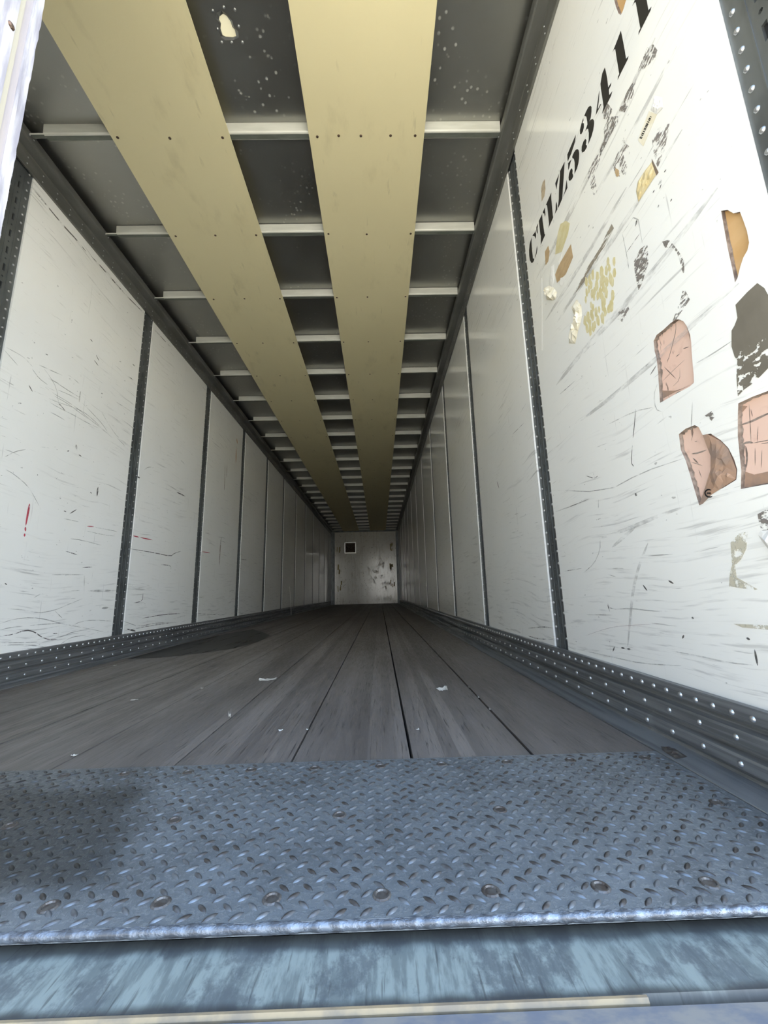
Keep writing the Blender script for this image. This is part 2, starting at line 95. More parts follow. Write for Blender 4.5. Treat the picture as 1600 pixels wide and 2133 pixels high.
LINES = [["L","l",0.004,[[0.1346,1.5837],[0.2024,1.591],[0.2359,1.5909],[0.2854,1.5726]]],["L","l",0.004,[[0.1225,1.5655],[0.2073,1.531]]],["L","l",0.004,[[0.2844,1.5611],[0.3313,1.5335],[0.3922,1.5282]]],["L","l",0.004,[[0.3192,1.604],[0.3463,1.6091],[0.429,1.6236],[0.476,1.6331]]],["L","l",0.004,[[0.3979,1.5711],[0.5228,1.5695],[0.6213,1.5721]]],["L","l",0.004,[[0.3763,1.5084],[0.4365,1.5007],[0.5339,1.5037],[0.6338,1.4978],[0.6932,1.4818],[0.8079,1.4685],[0.8846,1.4543]]],["L","l",0.004,[[0.4105,1.459],[0.4696,1.4658],[0.5808,1.4907],[0.6655,1.5003],[0.7423,1.4914],[0.8355,1.4671],[0.9447,1.4448]]],["L","l",0.004,[[0.4201,1.4413],[0.4741,1.4393],[0.6187,1.4479],[0.699,1.4468],[0.8099,1.4563]]],["L","l",0.004,[[0.416,1.389],[0.4822,1.3915],[0.539,1.3883]]],["L","l",0.004,[[0.6492,1.5487],[0.7363,1.5271],[0.8498,1.4931],[0.9036,1.4554]]],["L","l",0.004,[[0.8181,1.5719],[0.8821,1.5272],[0.9688,1.4819],[1.0119,1.4715]]],["L","l",0.004,[[0.9923,1.4637],[1.1158,1.4331]]],["L","l",0.004,[[0.3538,1.6023],[0.3961,1.5815],[0.4497,1.5422],[0.4768,1.4637]]],["L","l",0.004,[[0.529,1.6636],[0.6078,1.6522]]],["L","l",0.004,[[0.9325,1.7026],[1.1391,1.7149]]],["L","l",0.004,[[0.231,1.002],[0.2793,0.9926],[0.3627,0.9568],[0.4045,0.9169],[0.4637,0.8533]]],["L","l",0.004,[[0.216,1.0592],[0.2604,1.1015],[0.3203,1.1358]]],["L","l",0.004,[[0.4074,1.1809],[0.456,1.1934]]],["L","l",0.004,[[0.1274,1.4231],[0.1681,1.421],[0.2045,1.4231]]],["L","l",0.004,[[0.4383,1.4902],[0.5358,1.4928],[0.6284,1.483],[0.7195,1.4748]]],["L","l",0.004,[[0.4578,1.5349],[0.5409,1.5491],[0.6159,1.557]]],["L","d",0.006,[[0.4768,1.4637],[0.4989,1.457],[0.5298,1.4426]]],["L","d",0.006,[[0.7075,1.9095],[0.7432,1.8845]]],["L","d",0.006,[[0.6971,1.8661],[0.7396,1.8517]]],["L","d",0.006,[[0.3488,1.6872],[0.3647,1.6887]]],["L","d",0.006,[[0.2802,1.4671],[0.3075,1.4442]]],["L","d",0.006,[[0.6565,0.8675],[0.71,0.9066]]],["L","d",0.006,[[0.6149,0.8787],[0.6331,0.8768]]],["L","d",0.006,[[0.7938,1.6903],[0.8074,1.6926]]],["L","d",0.006,[[0.2393,1.3465],[0.2571,1.3552]]],["L","d",0.006,[[0.6437,1.9781],[0.6661,1.9732]]],["L","d",0.006,[[1.0703,2.0665],[1.1002,2.0652]]],["L","d",0.006,[[1.0428,1.9511],[1.1005,1.9533]]],["L","d",0.006,[[0.4924,1.2124],[0.5,1.2158]]],["L","d",0.006,[[0.5821,1.2197],[0.5969,1.2279]]],["L","d",0.006,[[0.408,1.0283],[0.4128,1.0286]]],["L","d",0.006,[[0.6709,1.2306],[0.6953,1.2271]]],["L","d",0.006,[[0.8017,1.0343],[0.8154,1.0285]]],["L","d",0.014,[[0.8646,1.0845],[0.8644,1.0219]]],["L","g",0.014,[[0.6404,1.2823],[0.6541,1.2516]]],["L","b",0.01,[[0.6208,1.6124],[0.6224,1.5417]]],["L","r",0.012,[[0.388,0.8702],[0.3881,0.8428],[0.3865,0.8029],[0.385,0.7559]]],["L","r",0.01,[[0.3841,0.7509],[0.3882,0.7272]]],["L","r",0.01,[[0.386,0.7172],[0.3873,0.7004]]],["L","r",0.006,[[0.8079,0.8225],[0.8701,0.8296]]],["L","l",0.004,[[0.6907,0.7307],[0.7783,0.7336],[0.9591,0.7228]]],["L","l",0.004,[[0.6187,0.8354],[0.7373,0.8369]]],["L","l",0.004,[[0.8127,0.7938],[0.9387,0.7911],[1.0812,0.7984]]],["L","l",0.004,[[0.8791,0.828],[1.1165,0.833]]],["L","l",0.004,[[0.5906,0.5215],[0.6998,0.5263],[0.8283,0.5318]]],["L","l",0.004,[[0.7297,0.4355],[0.8122,0.4386]]],["L","l",0.004,[[0.8367,0.5294],[0.8517,0.4163]]],["L","l",0.004,[[0.4965,0.4007],[0.5378,0.4223],[0.5839,0.4097]]],["L","l",0.004,[[0.3547,0.3509],[0.4464,0.3428],[0.5368,0.3223],[0.5981,0.3268],[0.6621,0.3368],[0.7283,0.3581],[0.8439,0.3911]]],["L","l",0.004,[[0.3265,0.2845],[0.3995,0.3017],[0.4988,0.3028],[0.5921,0.2875],[0.6887,0.261],[0.8238,0.2325],[0.9488,0.2056],[1.0675,0.1807]]],["L","l",0.004,[[0.7847,0.2409],[0.858,0.26],[0.9825,0.2604],[1.1332,0.2417]]],["L","l",0.004,[[0.6169,0.1799],[0.7221,0.1863],[0.7982,0.2051],[0.9318,0.2071]]],["L","l",0.004,[[0.3418,0.1971],[0.4464,0.185],[0.5743,0.1749]]],["L","l",0.004,[[0.3441,0.184],[0.4208,0.179],[0.5345,0.163],[0.6169,0.1433]]],["L","l",0.004,[[0.7151,0.1462],[0.7882,0.177],[0.9124,0.1753]]],["L","l",0.004,[[0.4627,0.1536],[0.5075,0.1524],[0.5814,0.1334]]],["L","l",0.004,[[0.6432,0.3299],[0.7052,0.2857]]],["L","l",0.004,[[0.4941,0.2631],[0.59,0.2631],[0.7168,0.259]]],["L","l",0.004,[[0.3315,0.2561],[0.4009,0.2635],[0.455,0.2615]]],["L","d",0.005,[[0.6669,0.6565],[0.7622,0.6435]]],["L","d",0.005,[[0.8132,0.5737],[0.8944,0.5816]]],["L","d",0.005,[[0.3365,0.2277],[0.4019,0.2277],[0.4748,0.2437],[0.5289,0.2296],[0.5763,0.1987],[0.6365,0.1777],[0.6898,0.1744]]],["L","d",0.005,[[0.3189,0.4693],[0.3327,0.4629]]],["L","d",0.005,[[0.6507,0.2085],[0.6841,0.2079]]],["L","l",0.014,[[0.881,0.4361],[1.1201,0.4403]]],["L","l",0.014,[[1.0246,0.3288],[1.0895,0.3307]]],["L","d",0.012,[[1.8469,1.2963],[2.0091,1.296]]],["L","d",0.012,[[1.309,0.1782],[1.4272,0.1514]]],["L","d",0.012,[[1.2594,1.2658],[1.2936,1.2661]]],["L","r",0.008,[[1.2767,0.8288],[1.3541,0.8289]]],["L","r",0.008,[[1.3665,0.8284],[1.5351,0.8306]]],["L","r",0.008,[[2.4384,0.8303],[2.6375,0.835]]],["L","d",0.006,[[1.2522,0.7326],[1.564,0.7356],[1.8343,0.7292],[1.8791,0.758],[2.0035,0.7912]]],["L","d",0.006,[[1.6918,0.6504],[1.8461,0.6528],[1.8511,0.6207]]],["L","d",0.006,[[1.4692,0.4211],[1.472,0.3649],[1.3711,0.3533]]],["L","d",0.006,[[3.5988,0.8472],[3.8478,0.8571]]],["L","d",0.006,[[1.4859,0.239],[1.7842,0.2516],[2.0783,0.2449]]],["L","l",0.006,[[1.2675,0.2328],[1.4587,0.1792],[1.65,0.1929],[1.9527,0.1754]]],["L","l",0.006,[[2.4064,0.3832],[2.5383,0.3818]]],["L","l",0.006,[[1.8706,1.6011],[1.965,1.5864]]],["L","l",0.006,[[1.3345,1.3407],[1.3806,1.3781],[1.4319,1.3944]]],["L","l",0.006,[[1.289,0.167],[1.6524,0.1782],[2.0196,0.1747]]],["L","l",0.006,[[2.4083,0.2288],[2.7539,0.2022],[3.1623,0.1814]]],["L","b",0.014,[[2.9067,1.9025],[2.9267,1.6531],[2.9217,1.583]]],["L","b",0.014,[[2.9664,1.9101],[2.9738,1.7474]]],["L","b",0.022,[[2.9108,1.0451],[2.8961,0.8919],[2.9009,0.7219]]],["L","o",0.02,[[3.2424,2.3474],[3.2706,2.2858]]],["L","o",0.02,[[3.2403,2.2167],[3.2474,2.0195]]],["L","g",0.01,[[0.1349,2.5013],[0.3296,2.4936],[0.441,2.5004],[0.5231,2.4953]]],["L","g",0.01,[[0.5643,2.504],[0.6759,2.5133],[0.9062,2.5141],[1.1584,2.5415]]],["L","g",0.008,[[1.3008,2.5073],[1.5481,2.5198]]],["R","l",0.003,[[-0.3232,0.3336],[-0.3355,0.313],[-0.4464,0.3208],[-0.5316,0.3168],[-0.6068,0.3193]]],["R","l",0.003,[[-0.1779,0.2888],[-0.2685,0.2935],[-0.3357,0.296]]],["R","l",0.003,[[-0.0798,0.1596],[-0.3422,0.1673],[-0.4594,0.171],[-0.6136,0.1909]]],["R","l",0.003,[[-0.5844,0.2218],[-0.6775,0.2228],[-0.7585,0.2211],[-0.8154,0.226]]],["R","l",0.003,[[-0.5532,0.4627],[-0.6495,0.459]]],["R","l",0.003,[[-0.1046,0.6854],[-0.284,0.6828]]],["R","l",0.003,[[-0.3491,0.6677],[-0.3404,0.6391]]],["R","l",0.003,[[-0.3268,0.5361],[-0.3187,0.5023],[-0.2707,0.4614],[-0.192,0.435]]],["R","l",0.003,[[-0.1851,0.4513],[-0.0392,0.4482]]],["R","l",0.003,[[-0.3446,0.4229],[-0.3884,0.4132]]],["R","f",0.012,[[-0.3183,0.5397],[-0.4318,0.5455],[-0.5215,0.5515],[-0.6121,0.5604],[-0.7092,0.5658]]],["R","f",0.012,[[-0.5613,0.4977],[-0.5091,0.4406],[-0.4662,0.3749],[-0.4318,0.2891],[-0.4022,0.2101]]],["R","f",0.012,[[-0.3895,0.5044],[-0.4586,0.528],[-0.521,0.5494]]],["R","p",0.002,[[-0.1492,0.2146],[-0.2562,0.2421],[-0.3399,0.2607],[-0.4277,0.2719],[-0.5777,0.2877]]],["R","d",0.005,[[-0.6162,0.3952],[-0.633,0.3874]]],["R","d",0.005,[[-0.5131,0.3867],[-0.5285,0.3703]]],["R","d",0.005,[[-0.6405,0.2654],[-0.6326,0.2566]]],["R","d",0.005,[[-0.3324,0.2015],[-0.3174,0.1838]]],["R","d",0.005,[[-0.366,0.2013],[-0.3855,0.2024]]],["R","d",0.005,[[-0.3967,0.2022],[-0.4152,0.2033]]],["R","d",0.005,[[-0.8117,0.2765],[-0.8196,0.2745]]],["R","d",0.005,[[-0.8255,0.2569],[-0.8251,0.2263]]],["R","d",0.005,[[-0.674,0.3076],[-0.6808,0.3069]]],["R","d",0.005,[[-0.3221,0.3289],[-0.3296,0.3059]]],["R","l",0.006,[[0.423,0.1931],[0.2297,0.2155],[0.1244,0.219]]],["R","l",0.006,[[0.4325,0.1565],[0.316,0.1547],[0.1365,0.1708]]],["R","d",0.003,[[-0.5946,0.8697],[-0.5746,0.8191],[-0.565,0.796]]],["R","d",0.003,[[-0.5573,0.7773],[-0.5409,0.7291],[-0.5505,0.7164]]],["R","d",0.003,[[-0.6706,0.9308],[-0.6983,0.9428]]],["R","d",0.003,[[-0.2913,0.7649],[-0.34,0.7412],[-0.3635,0.7437]]],["R","d",0.003,[[-0.3388,0.7604],[-0.3426,0.7373]]],["R","l",0.003,[[-0.1668,1.1348],[-0.2996,1.1228]]],["R","l",0.003,[[-0.022,0.6906],[-0.2897,0.6815]]],["R","l",0.003,[[0.3948,1.1963],[0.2183,1.1857]]],["R","l",0.003,[[-0.6905,0.8939],[-0.6717,0.8735],[-0.6696,0.834],[-0.6897,0.817]]],["R","l",0.003,[[-0.8118,0.8764],[-0.8567,0.8706],[-0.9113,0.8684]]],["R","l",0.003,[[-0.7888,0.7994],[-0.7674,0.7247]]],["R","l",0.003,[[-0.4462,0.8852],[-0.5898,0.8665],[-0.6611,0.8431]]],["R","l",0.003,[[-0.0103,0.7849],[-0.3972,0.6802],[-0.5806,0.6903],[-0.7386,0.6778]]],["R","d",0.008,[[0.7289,1.0302],[0.7051,0.9789]]],["R","d",0.008,[[-0.5367,0.6399],[-0.5451,0.6337]]],["R","l",0.003,[[-0.6539,1.3906],[-0.7222,1.3906],[-0.7219,1.2893]]],["R","l",0.003,[[-0.6539,1.3906],[-0.6573,1.308],[-0.6566,1.2689]]],["R","l",0.003,[[-0.8146,1.514],[-0.8117,1.4862],[-0.6365,1.4882]]],["R","d",0.003,[[-0.6563,1.3225],[-0.7185,1.3244]]],["R","d",0.004,[[-0.707,1.3598],[-0.7159,1.3724],[-0.7156,1.3624],[-0.706,1.3592]]],["R","d",0.004,[[-0.8076,1.3647],[-0.8158,1.3714]]],["R","d",0.004,[[-0.7852,1.3798],[-0.7925,1.381]]],["R","d",0.004,[[-0.7921,1.3273],[-0.7977,1.3294]]],["R","d",0.004,[[-0.8316,1.3004],[-0.838,1.301]]],["R","d",0.004,[[-0.8299,1.3898],[-0.8376,1.3883]]]]
CRACKS = [[0.0022,[[-0.773,1.0129],[-0.7682,0.992],[-0.7581,0.9773],[-0.7373,0.9475],[-0.7235,0.9341]]],[0.0022,[[-0.7787,0.9368],[-0.7963,0.9305]]],[0.0022,[[-0.7543,0.9313],[-0.7676,0.9309]]],[0.0022,[[-0.7117,0.9302],[-0.7425,0.8798]]],[0.0012,[[-0.7269,0.9958],[-0.7241,0.9837]]],[0.0012,[[-0.7547,1.0153],[-0.7549,1.0014]]],[0.0012,[[-0.6928,0.8967],[-0.7377,0.9039],[-0.7786,0.9082]]],[0.0012,[[-0.7596,0.8962],[-0.7538,0.8708],[-0.729,0.866]]],[0.0012,[[-0.7246,0.9389],[-0.7341,0.9413]]],[0.0012,[[-0.7276,1.015],[-0.7222,1.0075]]],[0.0012,[[-0.8011,0.9791],[-0.8051,0.9555]]],[0.0045,[[-0.8827,0.6977],[-0.9088,0.6947],[-0.9258,0.6953],[-0.9498,0.6952]]],[0.0045,[[-0.875,0.6583],[-0.8919,0.6582],[-0.9015,0.6524]]],[0.0045,[[-0.885,0.6524],[-0.8838,0.6321],[-0.8766,0.6097]]],[0.0016,[[-0.9015,0.6524],[-0.9387,0.645]]],[0.0016,[[-0.91,0.7296],[-0.9035,0.6908],[-0.8975,0.654]]],[0.0016,[[-0.9183,0.6803],[-0.9097,0.6513]]],[0.0016,[[-0.9033,0.6415],[-0.8958,0.6077]]],[0.0016,[[-0.9166,0.6447],[-0.9377,0.6405]]],[0.0016,[[-0.916,0.6329],[-0.9067,0.6003]]],[0.0035,[[-0.7492,0.6837],[-0.7692,0.679],[-0.7919,0.6779]]],[0.0035,[[-0.75,0.6737],[-0.7637,0.6548]]],[0.0016,[[-0.7666,0.7331],[-0.7545,0.7135]]],[0.0016,[[-0.7423,0.6666],[-0.7736,0.6469]]],[0.0016,[[-0.7607,0.6415],[-0.7649,0.6215]]],[0.0016,[[-0.7638,0.7075],[-0.7712,0.707]]]]
FILM_LOGO = [[0.0042,[[-0.7972,0.5836],[-0.7943,0.5858],[-0.7907,0.5872],[-0.7868,0.5877],[-0.7832,0.5872],[-0.7802,0.5856],[-0.7783,0.5833],[-0.7777,0.5805],[-0.7784,0.5775],[-0.7804,0.5747],[-0.7834,0.5725],[-0.787,0.5711],[-0.7909,0.5707],[-0.7944,0.5714]]],[0.0022,[[-0.7832,0.5784],[-0.7854,0.5823],[-0.7861,0.5781],[-0.7886,0.5815]]],[0.0022,[[-0.7901,0.5811],[-0.7892,0.5769]]],[0.0022,[[-0.794,0.5802],[-0.7901,0.5789],[-0.7935,0.5758]]]]
CORE_FILM = [[[-0.6842,0.8819],[-0.6985,0.871],[-0.7332,0.8526],[-0.7581,0.845],[-0.7797,0.8423],[-0.7358,0.8491],[-0.6805,0.8546]],[[-0.8672,0.6065],[-0.8903,0.5913],[-0.9264,0.5883],[-0.9218,0.5675],[-0.8595,0.5723]],[[-0.8888,0.739],[-0.9055,0.7276],[-0.8928,0.7209],[-0.8809,0.7006]]]


# ------------------------------------------------------------------ helpers
def tag(o, label=None, cat=None, group=None, kind=None):
    if label: o['label'] = label
    if cat: o['category'] = cat
    if group: o['group'] = group
    if kind: o['kind'] = kind
    return o

def empty(name, loc=(0, 0, 0)):
    o = bpy.data.objects.new(name, None)
    o.empty_display_size = 0.1
    o.location = loc
    COL.objects.link(o)
    return o

def link_mesh(name, me, parent=None, loc=(0, 0, 0), rot=(0, 0, 0), scale=(1, 1, 1)):
    o = bpy.data.objects.new(name, me)
    COL.objects.link(o)
    o.location = loc
    o.rotation_euler = rot
    o.scale = scale
    if parent:
        o.parent = parent
        o.location = Vector(loc) - parent.location
    return o

def to_mesh(name, bm, mat, smooth=False):
    bmesh.ops.recalc_face_normals(bm, faces=bm.faces[:])
    me = bpy.data.meshes.new(name)
    bm.to_mesh(me)
    bm.free()
    mats = mat if isinstance(mat, (list, tuple)) else [mat]
    for m in mats:
        me.materials.append(m)
    if smooth:
        for p in me.polygons:
            p.use_smooth = True
    return me

def obj(name, bm, mat, parent=None, loc=(0, 0, 0), smooth=False):
    return link_mesh(name, to_mesh(name, bm, mat, smooth), parent, loc)

def box(bm, x0, x1, y0, y1, z0, z1, bev=0.0, mi=0):
    vs_ = [bm.verts.new(c) for c in ((x0, y0, z0), (x1, y0, z0), (x1, y1, z0), (x0, y1, z0),
                                     (x0, y0, z1), (x1, y0, z1), (x1, y1, z1), (x0, y1, z1))]
    fs = []
    for f in ((3, 2, 1, 0), (4, 5, 6, 7), (0, 1, 5, 4), (1, 2, 6, 5), (2, 3, 7, 6), (3, 0, 4, 7)):
        nf = bm.faces.new([vs_[i] for i in f]); nf.material_index = mi; fs.append(nf)
    if bev:
        es = list({e for f in fs for e in f.edges})
        bmesh.ops.bevel(bm, geom=es, offset=bev, segments=2, affect='EDGES', profile=0.6)

def extrude_profile(bm, prof, axis, a, b, closed=True, caps=True, steps=1):
    """prof: 2D points; axis 'Y' -> (x,z) swept along Y, axis 'X' -> (y,z) swept along X."""
    rings = []
    for k in range(steps + 1):
        t = a + (b - a) * k / steps
        rings.append([bm.verts.new((p[0], t, p[1]) if axis == 'Y' else (t, p[0], p[1])) for p in prof])
    n = len(prof)
    for r0, r1 in zip(rings, rings[1:]):
        for i in range(n if closed else n - 1):
            j = (i + 1) % n
            bm.faces.new((r0[i], r0[j], r1[j], r1[i]))
    if caps and closed:
        bm.faces.new(rings[0]); bm.faces.new(rings[-1])

def plate(bm, outer, holes, P, depth, hole_depth=None, hole_mi=0):
    """Plate with holes.  P(u, v, d) maps plate coordinates and depth to 3D."""
    polys = [outer] + list(holes)
    tris = tessellate_polygon([[Vector((u, v, 0)) for u, v in p] for p in polys])
    flat = [q for p in polys for q in p]
    f = [bm.verts.new(P(u, v, 0)) for u, v in flat]
    for t in tris:
        try: bm.faces.new([f[i] for i in t])
        except ValueError: pass
    base = 0
    for k, p in enumerate(polys):
        n = len(p)
        dd = depth if (k == 0 or hole_depth is None) else hole_depth
        bk = [bm.verts.new(P(u, v, dd)) for u, v in p]
        for i in range(n):
            j = (i + 1) % n
            bm.faces.new((f[base + i], f[base + j], bk[j], bk[i])).material_index = hole_mi if k else 0
        base += n

def decal(bm, poly, P, thick=0.0006, lift=0.0004):
    """thin solid patch lying on a surface"""
    tris = tessellate_polygon([[Vector((u, v, 0)) for u, v in poly]])
    a = [bm.verts.new(P(u, v, -lift)) for u, v in poly]
    b = [bm.verts.new(P(u, v, -lift - thick)) for u, v in poly]
    for t in tris:
        try:
            bm.faces.new([b[i] for i in t]); bm.faces.new([a[i] for i in reversed(t)])
        except ValueError: pass
    n = len(poly)
    for i in range(n):
        j = (i + 1) % n
        bm.faces.new((a[i], a[j], b[j], b[i]))

def pillow(bm, poly, P, height, rough, rings=4, seed=0, ridge=0.0):
    """crumpled sheet: outline on the surface, lifted and creased away from its edge"""
    rnd = random.Random(seed)
    edge = []
    for i, (u, v) in enumerate(poly):
        u2, v2 = poly[(i + 1) % len(poly)]
        edge += [(u + (u2 - u) * k / 3, v + (v2 - v) * k / 3) for k in range(3)]
    us = [p[0] for p in poly]; vs2 = [p[1] for p in poly]
    size = max(max(us) - min(us), max(vs2) - min(vs2))
    def edge_dist(p):
        best = 9
        for i, a in enumerate(poly):
            b = poly[(i + 1) % len(poly)]
            du, dv = b[0] - a[0], b[1] - a[1]
            k = max(0, min(1, ((p[0] - a[0]) * du + (p[1] - a[1]) * dv) / (du * du + dv * dv + 1e-12)))
            best = min(best, math.hypot(p[0] - a[0] - k * du, p[1] - a[1] - k * dv))
        return best
    pts = list(edge)
    tries = 0
    while len(pts) < len(edge) + 60 and tries < 900:
        tries += 1
        p = (rnd.uniform(min(us), max(us)), rnd.uniform(min(vs2), max(vs2)))
        if inside(p, poly) and edge_dist(p) > size * 0.03: pts.append(p)
    n0 = len(edge)
    res = delaunay_2d_cdt([Vector(p) for p in pts], [(i, (i + 1) % n0) for i in range(n0)], [], 1, 1e-7)
    vv = []
    k_ = 7.0 / size
    for q in res[0]:
        d = edge_dist(q)
        h = 0.0008
        if d > 1e-5:
            s = min(1, d / (size * 0.14))
            h += s * (height * (0.55 + 0.45 * noise.noise((q[0] * k_ * .6, q[1] * k_ * .6, seed))) + rough * noise.noise((q[0] * k_ * 2.2, q[1] * k_ * 2.2, seed + 5.0)))
            if ridge: h += s * ridge * max(0, math.sin((q[0] * 0.8 + q[1]) * 260))
        vv.append(bm.verts.new(P(q[0], q[1], -max(0.0008, h))))
    for f in res[2]:
        try: bm.faces.new([vv[i] for i in f])
        except ValueError: pass

def inside(p, poly):
    c = False
    for i in range(len(poly)):
        (x1, y1), (x2, y2) = poly[i], poly[i - 1]
        if (y1 > p[1]) != (y2 > p[1]) and p[0] < (x2 - x1) * (p[1] - y1) / (y2 - y1) + x1: c = not c
    return c

def ribbon(bm, pts, P, w, lift=0.0004):
    """thin tapered scuff stroke along a polyline"""
    if len(pts) == 2:
        a, b = pts
        pts = [(a[0] + (b[0] - a[0]) * k / 5, a[1] + (b[1] - a[1]) * k / 5) for k in range(6)]
    elif len(pts) > 2:                     # smooth it a little
        q = [pts[0]]
        for a, b in zip(pts, pts[1:]):
            q += [(a[0] * .75 + b[0] * .25, a[1] * .75 + b[1] * .25), (a[0] * .25 + b[0] * .75, a[1] * .25 + b[1] * .75)]
        pts = q + [pts[-1]]
    n = len(pts)
    L, R = [], []
    for i, p in enumerate(pts):
        a = pts[max(0, i - 1)]; b = pts[min(n - 1, i + 1)]
        du, dv = b[0] - a[0], b[1] - a[1]
        m = math.hypot(du, dv) or 1
        t = i / (n - 1)
        hw = w * 0.5 * (0.12 + 0.88 * math.sin(math.pi * min(1, max(0, t))) ** 0.7)
        L.append(bm.verts.new(P(p[0] - dv / m * hw, p[1] + du / m * hw, -lift)))
        R.append(bm.verts.new(P(p[0] + dv / m * hw, p[1] - du / m * hw, -lift)))
    for i in range(n - 1):
        bm.faces.new((L[i], L[i + 1], R[i + 1], R[i]))

def dome(bm, c, r, h, axis, seg=8):
    """flattened rivet head at c, its height along +-axis vector"""
    ax = Vector(axis).normalized()
    t = Vector((0, 0, 1)) if abs(ax.z) < 0.9 else Vector((0, 1, 0))
    u = ax.cross(t).normalized(); v = ax.cross(u)
    c = Vector(c)
    rings = []
    for (k, hh) in ((1.0, 0.0), (0.86, 0.55), (0.5, 0.9)):
        rings.append([bm.verts.new(c + (u * math.cos(2 * math.pi * i / seg) + v * math.sin(2 * math.pi * i / seg)) * r * k + ax * h * hh) for i in range(seg)])
    top = bm.verts.new(c + ax * h)
    for a, b in zip(rings, rings[1:]):
        for i in range(seg):
            bm.faces.new((a[i], a[(i + 1) % seg], b[(i + 1) % seg], b[i]))
    for i in range(seg):
        bm.faces.new((rings[-1][i], rings[-1][(i + 1) % seg], top))

PR = lambda u, v, d: (HW + d, u, v)       # right wall: (y, z), d into the wall
PL = lambda u, v, d: (-HW - d, u, v)      # left wall
PF = lambda u, v, d: (u, v, d)            # floor: (x, y), -d up
def PF(u, v, d): return (u, v, -d)

# ------------------------------------------------------------------ materials
class NT:
    def __init__(self, name):
        self.m = bpy.data.materials.new(name)
        self.m.use_nodes = True
        self.t = self.m.node_tree
        self.t.nodes.clear()
        self.out = self.t.nodes.new('ShaderNodeOutputMaterial')
        self.b = self.t.nodes.new('ShaderNodeBsdfPrincipled')
        self.t.links.new(self.b.outputs[0], self.out.inputs[0])
        self.pos = self.t.nodes.new('ShaderNodeNewGeometry').outputs['Position']
    def val(self, sock, v):
        if hasattr(v, 'is_output') or isinstance(v, bpy.types.NodeSocket): self.t.links.new(v, sock)
        else: sock.default_value = v
    def map(self, scale, loc=(0, 0, 0), src=None):
        n = self.t.nodes.new('ShaderNodeMapping')
        n.inputs['Scale'].default_value = scale
        n.inputs['Location'].default_value = loc
        self.t.links.new(src or self.pos, n.inputs['Vector'])
        return n.outputs[0]
    def noise(self, vec, scale=1.0, detail=3.0, rough=0.55, dist=0.0):
        n = self.t.nodes.new('ShaderNodeTexNoise')
        self.t.links.new(vec, n.inputs['Vector'])
        n.inputs['Scale'].default_value = scale
        n.inputs['Detail'].default_value = detail
        n.inputs['Roughness'].default_value = rough
        n.inputs['Distortion'].default_value = dist
        return n.outputs[0]
    def voronoi(self, vec, scale, feature='F1', out='Distance'):
        n = self.t.nodes.new('ShaderNodeTexVoronoi')
        n.feature = feature
        self.t.links.new(vec, n.inputs['Vector'])
        n.inputs['Scale'].default_value = scale
        return n.outputs[out]
    def ramp(self, fac, a, b, va=0.0, vb=1.0):
        n = self.t.nodes.new('ShaderNodeMapRange')
        n.interpolation_type = 'SMOOTHSTEP'
        self.val(n.inputs['Value'], fac)
        n.inputs['From Min'].default_value = a; n.inputs['From Max'].default_value = b
        n.inputs['To Min'].default_value = va; n.inputs['To Max'].default_value = vb
        return n.outputs[0]
    def math(self, op, a, b=0.0):
        n = self.t.nodes.new('ShaderNodeMath'); n.operation = op
        self.val(n.inputs[0], a); self.val(n.inputs[1], b)
        return n.outputs[0]
    def mix(self, fac, a, b):
        n = self.t.nodes.new('ShaderNodeMix'); n.data_type = 'RGBA'
        self.val(n.inputs[0], fac)
        for s, c in ((n.inputs[6], a), (n.inputs[7], b)):
            if isinstance(c, bpy.types.NodeSocket): self.t.links.new(c, s)
            else: s.default_value = (*c, 1) if len(c) == 3 else c
        return n.outputs[2]
    def sep(self, src=None):
        n = self.t.nodes.new('ShaderNodeSeparateXYZ')
        self.t.links.new(src or self.pos, n.inputs[0])
        return n.outputs
    def color(self, c):
        if isinstance(c, bpy.types.NodeSocket): self.t.links.new(c, self.b.inputs['Base Color'])
        else: self.b.inputs['Base Color'].default_value = (*c, 1)
    def set(self, rough=None, metal=None, spec=None):
        if rough is not None: self.val(self.b.inputs['Roughness'], rough)
        if metal is not None: self.val(self.b.inputs['Metallic'], metal)
        if spec is not None: self.val(self.b.inputs['Specular IOR Level'], spec)
    def bump(self, h, dist=0.002, strength=0.5):
        n = self.t.nodes.new('ShaderNodeBump')
        n.inputs['Distance'].default_value = dist
        n.inputs['Strength'].default_value = strength
        self.t.links.new(h, n.inputs['Height'])
        self.t.links.new(n.outputs[0], self.b.inputs['Normal'])
    def alpha(self, a): self.val(self.b.inputs['Alpha'], a)

def simple(name, c, rough=0.5, metal=0.0, c2=None, scale=(8, 8, 8), lo=0.35, hi=0.65, bump=0.0):
    n = NT(name)
    if c2:
        f = n.ramp(n.noise(n.map(scale), 1.0, 4), lo, hi)
        n.color(n.mix(f, c, c2))
        if bump: n.bump(f, bump)
    else:
        n.color(c)
    n.set(rough, metal)
    return n.m

